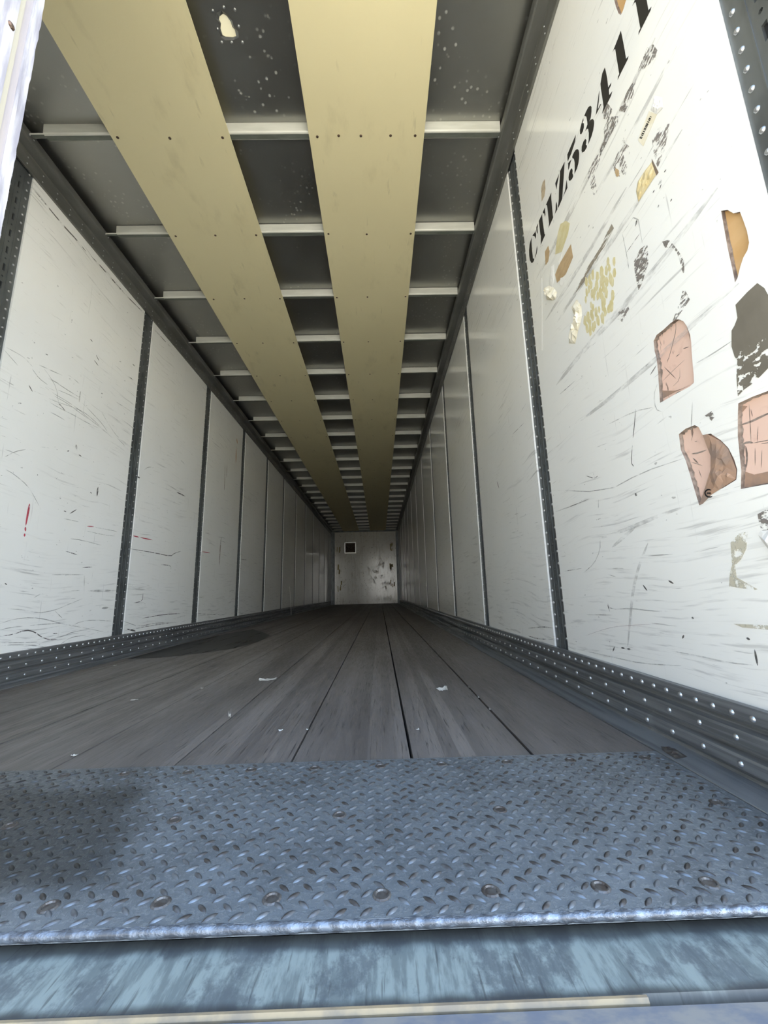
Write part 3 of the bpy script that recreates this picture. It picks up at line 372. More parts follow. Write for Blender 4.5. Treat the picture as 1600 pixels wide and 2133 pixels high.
def wall_material(name, base, dirt=1.0, rough=0.10):
    n = NT(name)
    warp = n.noise(n.map((1, 1, 1)), 1.3, 2)
    wv = n.t.nodes.new('ShaderNodeVectorMath'); wv.operation = 'MULTIPLY_ADD'
    n.t.links.new(warp, wv.inputs[0]); wv.inputs[1].default_value = (0.0, 0.0, 0.16)
    n.t.links.new(n.pos, wv.inputs[2])
    p = wv.outputs[0]
    # long horizontal scuffs, gathered in patches
    s1 = n.ramp(n.noise(n.map((1, 3.2, 75), src=p), 1.0, 4, 0.6), 0.57, 0.72)
    k1 = n.ramp(n.noise(n.map((1.5, 1.7, 2.6)), 1.0, 3), 0.40, 0.66)
    s2 = n.ramp(n.noise(n.map((1, 6, 140), (3, 1, 7), src=p), 1.0, 3, 0.6), 0.66, 0.76)
    # fainter upright rubs
    s3 = n.ramp(n.noise(n.map((1, 70, 3.2), (5, 2, 1)), 1.0, 3), 0.68, 0.78)
    # chips
    s4 = n.ramp(n.noise(n.map((34, 34, 60), (1, 8, 2)), 1.0, 2), 0.735, 0.765)
    z = n.sep()[2]
    low = n.ramp(z, 0.12, 0.75, 1.0, 0.0)
    s5 = n.ramp(n.noise(n.map((1, 5.0, 80), (9, 4, 3), src=p), 1.0, 4), 0.57, 0.70)
    a = n.math('MULTIPLY', n.math('MULTIPLY', s1, k1), 0.45 * dirt)
    a = n.math('MAXIMUM', a, n.math('MULTIPLY', s2, 0.55 * dirt))
    a = n.math('MAXIMUM', a, n.math('MULTIPLY', s3, 0.36 * dirt))
    a = n.math('MAXIMUM', a, n.math('MULTIPLY', s4, 0.55 * dirt))
    a = n.math('MAXIMUM', a, n.math('MULTIPLY', n.math('MULTIPLY', s5, low), 0.36 * dirt))
    big = n.ramp(n.noise(n.map((0.9, 0.9, 0.9), (2, 2, 2)), 1.0, 5), 0.35, 0.75)
    col = n.mix(n.math('MULTIPLY', big, 0.45), base, tuple(c * k for c, k in zip(base, (0.86, 0.85, 0.82))))
    col = n.mix(a, col, (0.20, 0.195, 0.185))
    n.color(col)
    n.set(n.math('ADD', n.ramp(n.noise(n.map((3, 3, 3)), 1.0, 3), 0.3, 0.7, rough * 0.85, rough * 1.15), n.math('MULTIPLY', a, 0.3)), 0.0, 0.5)
    return n.m

def mark(name, c, amount, lo=0.4, hi=0.6, scale=(1, 22, 120), rough=0.6):
    """rubbed-off mark: broken up into streaks"""
    n = NT(name)
    n.color(c)
    n.set(rough)
    f = n.ramp(n.noise(n.map(scale), 1.0, 3, 0.65), lo, hi, 0.0, amount)
    n.alpha(f)
    return n.m

M = {}
M['wall'] = wall_material('white_liner', (0.925, 0.925, 0.89))
n = NT('stained_front_liner')
b1 = n.ramp(n.noise(n.map((7, 1, 5)), 1.0, 4, 0.65), 0.50, 0.70)
b2 = n.ramp(n.noise(n.map((26, 1, 18), (3, 0, 1)), 1.0, 3, 0.6), 0.62, 0.74)
b3 = n.ramp(n.noise(n.map((14, 1, 1.6), (6, 0, 4)), 1.0, 3, 0.6), 0.52, 0.72)
c0 = n.mix(n.math('MULTIPLY', b1, 0.45), (0.93, 0.91, 0.82), (0.55, 0.50, 0.36))
c0 = n.mix(n.math('MULTIPLY', b3, 0.30), c0, (0.45, 0.38, 0.26))
c0 = n.mix(n.math('MULTIPLY', b2, 0.75), c0, (0.20, 0.17, 0.12))
n.color(c0); n.set(n.ramp(b1, 0, 1, 0.18, 0.4), 0.0, 0.9)
M['wall_back'] = n.m
M['post'] = simple('dark_galvanised_steel', (0.115, 0.125, 0.128), 0.42, 0.55, (0.175, 0.19, 0.195), (14, 14, 5))
M['post_rivet'] = simple('bright_rivet', (0.50, 0.51, 0.52), 0.30, 0.8)
M['dark'] = simple('dark_recess', (0.012, 0.012, 0.012), 0.8)
M['rail'] = simple('top_rail_aluminium', (0.19, 0.19, 0.175), 0.45, 0.6, (0.25, 0.25, 0.235), (10, 3, 10))
n = NT('scuff_rail_aluminium')
f1 = n.ramp(n.noise(n.map((40, 2.5, 90)), 1.0, 4), 0.35, 0.65)
f2 = n.math('MULTIPLY', n.ramp(n.noise(n.map((1, 9, 2), (2, 5, 1)), 1.0, 3, 0.6), 0.66, 0.76), 0.5)
n.color(n.mix(f2, n.mix(f1, (0.19, 0.197, 0.20), (0.33, 0.342, 0.35)), (0.50, 0.51, 0.51)))
n.set(n.ramp(f1, 0, 1, 0.42, 0.32), 0.6)
M['scuff'] = n.m
M['rivet'] = simple('aluminium_rivet', (0.55, 0.56, 0.57), 0.28, 0.85)
M['bow'] = simple('galvanised_bow', (0.66, 0.655, 0.59), 0.45, 0.1, (0.76, 0.755, 0.69), (5, 30, 30))
M['bow_under'] = simple('dark_bow_flange', (0.15, 0.165, 0.14), 0.5, 0.2, (0.20, 0.215, 0.19), (9, 30, 30))  # darker tone for the underside faces of the bow
n = NT('roof_sheet')
sp = n.ramp(n.voronoi(n.map((1, 1, 0.01)), 30), 0.12, 0.26, 1.0, 0.0)
spm = n.ramp(n.noise(n.map((3.2, 3.2, 0.01)), 1.0, 2), 0.46, 0.60)
sc_ = n.ramp(n.noise(n.map((60, 4, 1), (2, 0, 0)), 1.0, 3), 0.70, 0.78)
a = n.math('MAXIMUM', n.math('MULTIPLY', sp, n.math('MULTIPLY', spm, 0.7)), n.math('MULTIPLY', sc_, 0.35))
cl = n.noise(n.map((4, 4, 4)), 1.0, 4)
n.color(n.mix(a, n.mix(cl, (0.33, 0.33, 0.31), (0.40, 0.40, 0.375)), (0.60, 0.60, 0.57)))
n.set(n.math('ADD', n.ramp(cl, 0.3, 0.7, 0.30, 0.38), n.math('MULTIPLY', a, 0.3)), n.math('SUBTRACT', 0.92, n.math('MULTIPLY', a, 0.5)))
M['roof'] = n.m
n = NT('cream_board')
sm = n.ramp(n.noise(n.map((7, 3, 1)), 1.0, 5, 0.62), 0.55, 0.78)
sk = n.ramp(n.noise(n.map((26, 5, 1), (4, 1, 0), n.pos), 1.0, 3), 0.66, 0.76)
cbase = n.mix(n.noise(n.map((2, 1.2, 1)), 1.0, 3), (0.78, 0.70, 0.44), (0.73, 0.65, 0.40))
col = n.mix(n.math('MULTIPLY', sm, 0.28), cbase, (0.42, 0.36, 0.20))
col = n.mix(n.math('MULTIPLY', sk, 0.25), col, (0.32, 0.27, 0.15))
n.color(col)
n.set(0.55)
n.bump(n.noise(n.map((60, 60, 60)), 1.0, 2), 0.0008, 0.4)
M['board'] = n.m
M['screw'] = simple('rusty_screw', (0.06, 0.045, 0.035), 0.5, 0.5, (0.14, 0.08, 0.05), (200, 200, 200))
n = NT('worn_oak_floor')
xyz = n.sep()
strip = n.t.nodes.new('ShaderNodeTexWhiteNoise'); strip.noise_dimensions = '1D'
n.t.links.new(n.math('FLOOR', n.math('MULTIPLY', xyz[0], 27.0)), strip.inputs['W'])
g1 = n.noise(n.map((85, 8.0, 1)), 1.0, 6, 0.72)
g2 = n.ramp(n.noise(n.map((170, 7.0, 1), (3, 3, 0)), 1.0, 4, 0.6), 0.57, 0.66)
g3 = n.ramp(n.noise(n.map((5, 0.8, 1), (1, 5, 0)), 1.0, 4), 0.35, 0.7)
c0 = n.mix(strip.outputs['Value'], (0.090, 0.077, 0.068), (0.195, 0.168, 0.148))
c0 = n.mix(n.math('MULTIPLY', g1, 0.7), c0, (0.200, 0.180, 0.166))
c0 = n.mix(n.math('MULTIPLY', g3, 0.6), c0, (0.070, 0.058, 0.050))
c0 = n.mix(n.math('MULTIPLY', g2, 0.75), c0, (0.030, 0.026, 0.023))
n.color(c0)
n.set(n.ramp(g1, 0.3, 0.7, 0.42, 0.62))
n.bump(g1, 0.0012, 0.6)
M['floor'] = n.m
M['wet'] = mark('dark_floor_stain', (0.012, 0.011, 0.010), 0.93, 0.32, 0.44, (16, 1.3, 1), 0.45)
def door_shade(n, col):
    """shade of the closed door painted into the left part of the tread plate"""
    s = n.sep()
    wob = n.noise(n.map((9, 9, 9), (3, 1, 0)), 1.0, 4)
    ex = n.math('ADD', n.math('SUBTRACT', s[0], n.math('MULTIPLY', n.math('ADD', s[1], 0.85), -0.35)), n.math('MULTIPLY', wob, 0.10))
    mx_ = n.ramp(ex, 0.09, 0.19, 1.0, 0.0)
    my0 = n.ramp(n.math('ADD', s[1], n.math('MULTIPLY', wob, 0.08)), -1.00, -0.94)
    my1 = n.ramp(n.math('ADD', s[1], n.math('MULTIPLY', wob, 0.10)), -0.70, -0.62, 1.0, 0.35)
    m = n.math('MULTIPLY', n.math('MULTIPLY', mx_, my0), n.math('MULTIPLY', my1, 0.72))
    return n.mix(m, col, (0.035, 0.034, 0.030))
n = NT('tread_steel')
t1 = n.ramp(n.noise(n.map((9, 9, 9)), 1.0, 5, 0.65), 0.35, 0.7)
t2 = n.ramp(n.noise(n.map((120, 120, 60)), 1.0, 3, 0.7), 0.45, 0.65)
c0 = n.mix(t1, (0.215, 0.235, 0.250), (0.150, 0.162, 0.170))
c0 = n.mix(n.math('MULTIPLY', t2, 0.45), c0, (0.33, 0.36, 0.375))
n.color(door_shade(n, c0))
n.set(n.ramp(t2, 0, 1, 0.50, 0.36), 0.55)
n.bump(t2, 0.0006, 0.5)
M['tread'] = n.m
n = NT('tread_lug_steel')
t1 = n.ramp(n.noise(n.map((26, 26, 26)), 1.0, 3, 0.6), 0.40, 0.62)
n.color(door_shade(n, n.mix(t1, (0.17, 0.18, 0.19), (0.075, 0.066, 0.06))))
n.set(0.38, 0.6)
M['lug'] = n.m
M['bolt'] = simple('rusty_bolt_head', (0.15, 0.14, 0.13), 0.45, 0.6, (0.09, 0.072, 0.06), (90, 90, 90))
M['weld'] = simple('bead_steel', (0.20, 0.225, 0.26), 0.42, 0.6, (0.09, 0.095, 0.105), (60, 90, 60), bump=0.002)
n = NT('scraped_sill_paint')
u1 = n.ramp(n.noise(n.map((48, 9, 1)), 1.0, 5, 0.7), 0.42, 0.60)
u2 = n.ramp(n.noise(n.map((15, 11, 1), (4, 2, 0)), 1.0, 6, 0.75), 0.47, 0.60)
u3 = n.ramp(n.noise(n.map((150, 12, 1), (1, 2, 0)), 1.0, 3), 0.60, 0.70)
c0 = n.mix(u1, (0.25, 0.28, 0.255), (0.15, 0.17, 0.16))
c0 = n.mix(n.math('MULTIPLY', u2, 0.7), c0, (0.085, 0.093, 0.098))
c0 = n.mix(n.math('MULTIPLY', u3, 0.6), c0, (0.05, 0.05, 0.05))
yz = n.sep()[1]
e1 = n.math('ADD', yz, n.math('MULTIPLY', n.noise(n.map((16, 6, 1)), 1.0, 4), 0.022))
c0 = n.mix(n.ramp(e1, -1.128, -1.140, 0.0, 0.85), c0, (0.035, 0.035, 0.035))
e2 = n.math('ADD', yz, n.math('MULTIPLY', n.noise(n.map((24, 9, 1), (7, 3, 0)), 1.0, 5), 0.03))
c0 = n.mix(n.ramp(e2, -1.075, -1.062, 0.0, 0.8), c0, (0.05, 0.05, 0.05))  # shadow line under the edge bead, put into the sill colour
n.color(c0)
n.set(0.5, 0.15)
M['sill'] = n.m
M['lip'] = simple('worn_pale_sill_lip', (0.24, 0.22, 0.195), 0.5, 0.1, (0.15, 0.155, 0.175), (30, 60, 30))
M['tanlip'] = simple('tan_threshold_strip', (0.27, 0.21, 0.125), 0.6, 0.0, (0.17, 0.14, 0.10), (30, 60, 30))
M['ink'] = simple('black_stencil_paint', (0.012, 0.012, 0.014), 0.45)
n = NT('exposed_pink_core')
q1 = n.ramp(n.noise(n.map((30, 30, 40)), 1.0, 4), 0.55, 0.75)
q2 = n.ramp(n.noise(n.map((9, 60, 12), (1, 1, 1)), 1.0, 3, 0.6), 0.66, 0.72)
c0 = n.mix(n.noise(n.map((8, 8, 8)), 1.0, 3), (0.78, 0.52, 0.42), (0.80, 0.60, 0.50))
c0 = n.mix(n.math('MULTIPLY', q1, 0.35), c0, (0.55, 0.33, 0.26))
c0 = n.mix(n.math('MULTIPLY', q2, 0.8), c0, (0.10, 0.06, 0.05))
n.color(c0); n.set(0.55)
M['pink'] = n.m
M['core_edge'] = simple('dark_liner_edge', (0.16, 0.12, 0.10), 0.7, 0.0, (0.34, 0.28, 0.24), (60, 60, 60))  # dark tone for the hole sides, rims and core cracks
M['tancore'] = simple('exposed_tan_core', (0.56, 0.34, 0.14), 0.6, 0.0, (0.62, 0.40, 0.19), (9, 9, 20))
M['film'] = simple('brown_torn_film', (0.42, 0.27, 0.19), 0.35, 0.0, (0.30, 0.22, 0.18), (26, 26, 26))
n = NT('grey_glue_residue')
g1 = n.noise(n.map((18, 18, 12)), 1.0, 4)
n.color(n.mix(g1, (0.115, 0.100, 0.075), (0.22, 0.20, 0.16)))
n.set(0.65)
z = n.sep()[2]
fl = n.noise(n.map((1, 60, 85), (2, 2, 2)), 1.0, 3, 0.6)
thr = n.ramp(z, 0.80, 0.87, 0.0, 0.22)
n.alpha(n.ramp(n.math('ADD', fl, thr), 0.46, 0.48))
M['glue'] = n.m
M['tan'] = simple('tan_tape', (0.55, 0.40, 0.23), 0.5, 0.0, (0.48, 0.34, 0.19), (12, 30, 60))
M['tanf'] = mark('faded_tape_stain', (0.60, 0.50, 0.36), 0.75, 0.2, 0.5)
M['yel'] = simple('yellow_glue', (0.66, 0.58, 0.30), 0.5, 0.0, (0.72, 0.66, 0.42), (20, 30, 40))
M['paper'] = simple('white_paper', (0.86, 0.85, 0.81), 0.6)
M['paper2'] = simple('cream_paper', (0.78, 0.71, 0.53), 0.55, 0.0, (0.86, 0.82, 0.70), (24, 24, 24))
M['scrape'] = mark('brown_scrape', (0.36, 0.31, 0.24), 0.75, 0.42, 0.56, (1, 14, 130))
M['gold'] = simple('gold_crinkled_tape', (0.66, 0.53, 0.27), 0.35, 0.0, (0.74, 0.64, 0.40), (20, 60, 60))
M['brown'] = simple('brown_tape_edge', (0.20, 0.15, 0.11), 0.6)
M['scuffd'] = mark('dark_scrape', (0.24, 0.215, 0.195), 0.9, 0.44, 0.60, (1, 60, 130))
M['scuffl'] = mark('light_scrape', (0.30, 0.265, 0.245), 0.7, 0.48, 0.62, (1, 45, 120))
M['tapeclear'] = mark('dried_tape_residue', (0.66, 0.62, 0.50), 0.70, 0.36, 0.60, (1, 60, 60), 0.35)
M['ln_l'] = mark('grey_scuff_line', (0.30, 0.295, 0.28), 0.50, 0.30, 0.60, (1, 18, 18))
M['ln_d'] = mark('black_scuff_line', (0.09, 0.086, 0.08), 0.85, 0.30, 0.52, (1, 30, 30))
M['ln_g'] = mark('grey_scratch', (0.16, 0.15, 0.14), 0.80, 0.38, 0.55, (1, 16, 16))
M['ln_b'] = mark('brown_stain_line', (0.44, 0.39, 0.32), 0.70, 0.28, 0.55, (1, 20, 14))
M['ln_r'] = mark('red_crayon_line', (0.50, 0.06, 0.09), 0.90, 0.26, 0.46, (1, 60, 30))
M['ln_o'] = mark('orange_rust_line', (0.55, 0.24, 0.05), 0.90, 0.25, 0.45, (1, 60, 30))
M['ln_f'] = mark('faint_rub', (0.40, 0.39, 0.39), 0.35, 0.35, 0.65, (1, 14, 40))
M['ln_p'] = mark('pink_pen_line', (0.62, 0.34, 0.36), 0.35, 0.25, 0.5, (1, 20, 20))
M['skin'] = simple('white_outer_skin', (0.70, 0.70, 0.68), 0.4)
M['door'] = simple('white_door_edge', (0.40, 0.385, 0.39), 0.5, 0.0, (0.22, 0.21, 0.235), (70, 70, 8))
M['door_pink'] = simple('pale_door_core', (0.30, 0.265, 0.245), 0.6, 0.0, (0.26, 0.235, 0.24), (70, 70, 6))
M['door_yel'] = simple('yellowed_door_seal', (0.31, 0.285, 0.225), 0.5)
M['asphalt'] = simple('sunlit_concrete', (0.64, 0.55, 0.40), 0.85, 0.0, (0.58, 0.50, 0.36), (1.2, 1.2, 1.2))
M['fibre'] = NT('translucent_patch').m
nt = M['fibre'].node_tree
bs = [x for x in nt.nodes if x.type == 'BSDF_PRINCIPLED'][0]
bs.inputs['Base Color'].default_value = (0.80, 0.76, 0.62, 1)
bs.inputs['Transmission Weight'].default_value = 0.0
tr = nt.nodes.new('ShaderNodeBsdfTranslucent'); tr.inputs[0].default_value = (0.75, 0.70, 0.55, 1)
mx = nt.nodes.new('ShaderNodeMixShader'); mx.inputs[0].default_value = 0.35
nt.links.new(bs.outputs[0], mx.inputs[1]); nt.links.new(tr.outputs[0], mx.inputs[2])
nt.links.new(mx.outputs[0], [x for x in nt.nodes if x.type == 'OUTPUT_MATERIAL'][0].inputs[0])
M['vent_frame'] = simple('bright_vent_frame', (0.92, 0.92, 0.90), 0.3, 1.0)
M['vent_mesh'] = simple('rusty_vent_mesh', (0.03, 0.022, 0.018), 0.7, 0.0, (0.16, 0.12, 0.09), (40, 40, 40))

# ------------------------------------------------------------------ ground outside
bm = bmesh.new()
box(bm, -40, 40, -45, 35, -1.30, -1.20)
tag(obj('ground', bm, M['asphalt']), 'pale sunlit concrete yard behind and under the trailer', 'ground', kind='structure')

# ------------------------------------------------------------------ side walls
def post_mesh():
    """recessed logistics post: face with slots, local y 0..PW, face at x 0 looking +x"""
    bm = bmesh.new()
    holes = []
    z = Z_SC + 0.075
    while z < Z_TR - 0.06:
        y0, y1 = PW * 0.5 - 0.0055, PW * 0.5 + 0.0055
        holes.append([(y0, z - 0.019), (y1, z - 0.019), (y1, z + 0.019), (y0, z + 0.019)])
        holes.append([(PW * .5 + 0.005 * math.cos(t * math.pi / 3), z + 0.0485 + 0.005 * math.sin(t * math.pi / 3)) for t in range(6)])
        z += 0.097
    P = lambda u, v, d: (-d, u, v)
    plate(bm, [(0, Z_SC - 0.03), (PW, Z_SC - 0.03), (PW, Z_TR + 0.03), (0, Z_TR + 0.03)], holes, P, 0.006)
    # two shallow ribs beside the slots
    for yy in (PW * 0.5 - 0.022, PW * 0.5 + 0.020):
        box(bm, -0.001, 0.0016, yy, yy + 0.003, Z_SC, Z_TR)
    return to_mesh('post', bm, M['post'])

def back_strip_mesh():
    bm = bmesh.new()
    box(bm, -0.012, -0.0062, 0.0, PW, Z_SC - 0.03, Z_TR + 0.03)
    return to_mesh('slot_backing', bm, M['dark'])

def post_rivet_pts():
    pts = []
    z = Z_SC + 0.03
    k = 0
    while z < Z_TR - 0.01:
        pts.append((0.017, z)); pts.append((PW - 0.018, z + 0.010))
        z += 0.0495
    return pts

def rivets_on_post_mesh():
    bm = bmesh.new()
    for y, z in post_rivet_pts():
        dome(bm, (0, y, z), 0.0052, 0.0035, (1, 0, 0), 6)
    return to_mesh('rivets', bm, M['post_rivet'], True)

def one_rivet_mesh(r, h, mat, seg=8):
    bm = bmesh.new()
    dome(bm, (0, 0, 0), r, h, (1, 0, 0), seg)
    return to_mesh('rivet', bm, mat, True)

ME_POST, ME_BACKING, ME_PRIV = post_mesh(), back_strip_mesh(), rivets_on_post_mesh()
ME_PRIV1 = one_rivet_mesh(0.0062, 0.0045, M['post_rivet'])
ME_RIV = one_rivet_mesh(0.0066, 0.0045, M['rivet'])

def panel(side, y0, y1, holes=()):
    bm = bmesh.new()
    P = PR if side > 0 else PL
    plate(bm, [(y0, Z_SC - 0.03), (y1, Z_SC - 0.03), (y1, Z_TR + 0.03), (y0, Z_TR + 0.03)], holes, P, 0.0125, 0.009, 1)
    return bm

walls = {}
for side, nm in ((-1, 'wall_left'), (1, 'wall_right')):
    w = empty(nm, (side * HW, 0, 0))
    walls[side] = w
    tag(w, 'long white-lined trailer side wall on the %s, ribbed by dark steel posts' % ('left' if side < 0 else 'right, stencilled in black'), 'wall', kind='structure')
    bm = bmesh.new()
    if side < 0: box(bm, -1.31, -1.276, Y_REAR, Y_BACK + 0.1, -0.25, 2.80)
    else: box(bm, 1.276, 1.31, Y_REAR, Y_BACK + 0.1, -0.25, 2.80)
    obj('outer_skin', bm, M['skin'], w)
    for i in range(-1, N_POST):
        y0 = i * PITCH
        p = link_mesh('post', ME_POST, w, (side * (HW + 0.0070), y0 if side < 0 else y0 + PW, 0), (0, 0, 0 if side < 0 else math.pi))
        b = bpy.data.objects.new('slot_backing', ME_BACKING); COL.objects.link(b); b.parent = p
        if (side > 0 and i <= 0) or (side < 0 and i == 0):
            for (ry, rz) in post_rivet_pts():
                r = bpy.data.objects.new('rivet', ME_PRIV1); COL.objects.link(r); r.parent = p; r.location = (0, ry, rz)
        else:
            r = bpy.data.objects.new('rivets', ME_PRIV); COL.objects.link(r); r.parent = p; r['kind'] = 'stuff'
        ya, yb = y0 + PW + 0.001, (i + 1) * PITCH - 0.001
        if i == N_POST - 1: yb = Y_BACK
        special = side > 0 and i == -1
        if special:
            yb_ = yb
            pan = obj('panel', panel(side, ya, yb, [HOLES[k] for k in HOLES]), [M['wall'], M['core_edge']], w)
            pan['label'] = 'white liner panel with black stencilled lettering and torn patches'
            NEAR_PANEL = pan
        else:
            obj('panel', panel(side, ya, yb), M['wall'], w)

# exposed cores behind the torn openings, lettering and marks on the near right panel
def sub(name, bm, mat, label=None, kind=None, parent=None, smooth=False):
    o = link_mesh(name, to_mesh(name, bm, mat, smooth), None)
    par = parent or NEAR_PANEL
    o.parent = par
    o.location = -walls[1].location
    o.location = Vector((0, 0, 0)) - (par.location + walls[1].location) if par is NEAR_PANEL else o.location
    if label: o['label'] = label
    if kind: o['kind'] = kind
    return o

for k, poly in HOLES.items():
    bm = bmesh.new()
    ys = [p[0] for p in poly]; zs = [p[1] for p in poly]
    decal(bm, poly, lambda u, v, d: (HW + 0.0088 + d, u, v), 0.0008, 0.0)
    lab = {'pink_tall': 'tall pink patch of bare core in a torn opening', 'pink_low': 'pink patch of bare core under a brown film flap',
           'pink_wide': 'wide pink patch of bare core at the rear end of the wall', 'tan_near': 'tan patch of bare core near the rear edge',
           'tan_high': 'tan patch of bare core above the lettering'}[k]
    sub('exposed_core', bm, M['pink'] if 'pink' in k else M['tancore'], lab)
    # ragged dark rim of the opening
    bm = bmesh.new()
    rnd = random.Random(len(k))
    n_ = len(poly)
    cy, cz = sum(ys) / n_, sum(zs) / n_
    fine = []
    for i, (u, v) in enumerate(poly):
        u2, v2 = poly[(i + 1) % n_]
        for t in range(5): fine.append((u + (u2 - u) * t / 5, v + (v2 - v) * t / 5))
    a = [bm.verts.new((HW + 0.0068, u, v)) for u, v in fine]
    b = []
    for (u, v) in fine:
        side_k = 1.0 if u > cy else 0.45
        g = (rnd.uniform(0.0015, 0.007) if 'pink' in k else rnd.uniform(0.0005, 0.002)) * side_k
        m = math.hypot(cy - u, cz - v)
        b.append(bm.verts.new((HW + 0.0074, u + (cy - u) / m * g, v + (cz - v) / m * g)))
    for i in range(len(fine)):
        j = (i + 1) % len(fine)
        bm.faces.new((a[i], a[j], b[j], b[i]))
    sub('torn_edge', bm, M['core_edge'])

bm = bmesh.new()
for wd, pts in CRACKS: ribbon(bm, pts, lambda u, v, d: (HW + 0.0080 + d, u, v), wd, 0.0003)
sub('cracks', bm, M['core_edge'], 'dark cracks in the bare pink core', 'stuff')
for p in CORE_FILM:
    bm = bmesh.new(); decal(bm, p, lambda u, v, d: (HW + 0.0080 + d, u, v), 0.0003, 0.0005)
    sub('film_remnant', bm, M['film'])

for ch, polys in LETTERS:
    bm = bmesh.new()
    for p in polys: decal(bm, p, PR, 0.0003, 0.0003)
    sub('letter' if ch.isalpha() else 'numeral', bm, M['ink'], 'black stencilled %s' % ch)

RES = {}
NAMES = {'scuffd': 'scrape_mark', 'scuffl': 'scrape_mark', 'scrape': 'scrape_mark', 'tapeclear': 'tape_residue', 'tanf': 'tape_stain',
         'yel': 'tape_residue', 'glue': 'glue_residue', 'film': 'film_flap', 'tan': 'tape_residue'}
LAB = {'glue_stain': 'grey-brown glue residue with white flecks', 'yellow_tape': 'yellow-green dried tape residue', 'film_flap': 'brown torn film flap',
       'tan_tape': 'tan strip of old tape', 'lowtape': 'clear yellowish tape residue low on the panel'}
for k, (m, poly) in DECALS.items():
    if k in ('curl', 'crumple', 'sticker', 'sticker_top', 'barcode', 'gold_tape', 'gold_edge', 'lowpaper', 'white_strip', 'white_bit', 'white_bit2', 'white_dash', 'residue_area'):
        continue
    bm = bmesh.new()
    if k == 'film_flap': 
        pillow(bm, poly, PR, 0.006, 0.006, 3, 3)
        flap_tree = BVHTree.FromBMesh(bm)
    else: decal(bm, poly, PR, 0.0003, 0.0008 if k in ('rustdrop',) else 0.0005)
    sub(NAMES[m], bm, M[m], LAB.get(k))

# round printed mark on the film flap, laid on its surface
def on_flap(u, v, d):
    hit = flap_tree.ray_cast(Vector((HW - 0.1, u, v)), Vector((1, 0, 0)))[0]
    return ((hit.x if hit else HW) + d, u, v)
bm = bmesh.new()
for wd, pts in FILM_LOGO: ribbon(bm, pts, on_flap, wd, 0.0006)
sub('printed_mark', bm, M['ink'], 'round black printed mark on the film flap')

# cracked yellow glue: separate flakes
def inside(p, poly):
    c = False
    for i in range(len(poly)):
        (x1, y1), (x2, y2) = poly[i], poly[i - 1]
        if (y1 > p[1]) != (y2 > p[1]) and p[0] < (x2 - x1) * (p[1] - y1) / (y2 - y1) + x1: c = not c
    return c
area = DECALS['residue_area'][1]
rnd = random.Random(3)
u0, u1 = min(p[0] for p in area), max(p[0] for p in area)
v0, v1 = min(p[1] for p in area), max(p[1] for p in area)
bm = bmesh.new()
du, dv = 0.019, 0.036
r_ = 0
v = v0
while v < v1:
    u = u0 + (du / 2 if r_ % 2 else 0)
    while u < u1:
        c = (u + rnd.uniform(-.005, .005), v + rnd.uniform(-.008, .008))
        if inside(c, area) and rnd.random() < 0.86:
            kk = rnd.randint(5, 7); ph = rnd.random() * 6
            s = rnd.uniform(0.85, 1.3)
            poly = [(c[0] + math.cos(ph + t * 2 * math.pi / kk) * du * 0.50 * s * rnd.uniform(.7, 1.1), c[1] + math.sin(ph + t * 2 * math.pi / kk) * dv * 0.52 * s * rnd.uniform(.7, 1.1)) for t in range(kk)]
            decal(bm, poly, PR, 0.0003, 0.0004 + rnd.random() * 0.0004)
        u += du
    v += dv * 0.8; r_ += 1
sub('glue_flakes', bm, M['yel'], 'cracked yellow glue flakes', 'stuff')

# scuff strokes on both walls
LINES += [('R', 'f', 0.030, [(-0.88, 1.745), (-0.62, 1.738), (-0.36, 1.73), (-0.08, 1.737)]), ('R', 'f', 0.022, [(-0.90, 1.425), (-0.66, 1.41), (-0.40, 1.425), (-0.22, 1.42)]),
          ('R', 'f', 0.018, [(-0.93, 1.63), (-0.75, 1.62), (-0.58, 1.63)]), ('R', 'f', 0.025, [(-0.95, 1.20), (-0.70, 1.18), (-0.40, 1.195), (-0.15, 1.185)]),
          ('R', 'f', 0.020, [(-0.70, 1.50), (-0.45, 1.49), (-0.12, 1.50)]), ('R', 'f', 0.016, [(-0.95, 0.97), (-0.6, 0.955), (-0.3, 0.965)])]
groups = {}
for side, m, wd, pts in LINES:
    groups.setdefault((side, m), []).append((wd, pts))
for (side, m), ls in groups.items():
    bm = bmesh.new()
    for wd, pts in ls: ribbon(bm, pts, PL if side == 'L' else PR, wd, 0.0007)
    o = link_mesh('scuff_marks', to_mesh('scuff_marks', bm, M['ln_' + m]))
    o.parent = walls[-1 if side == 'L' else 1]
    o.location = -o.parent.location
    o['kind'] = 'stuff'

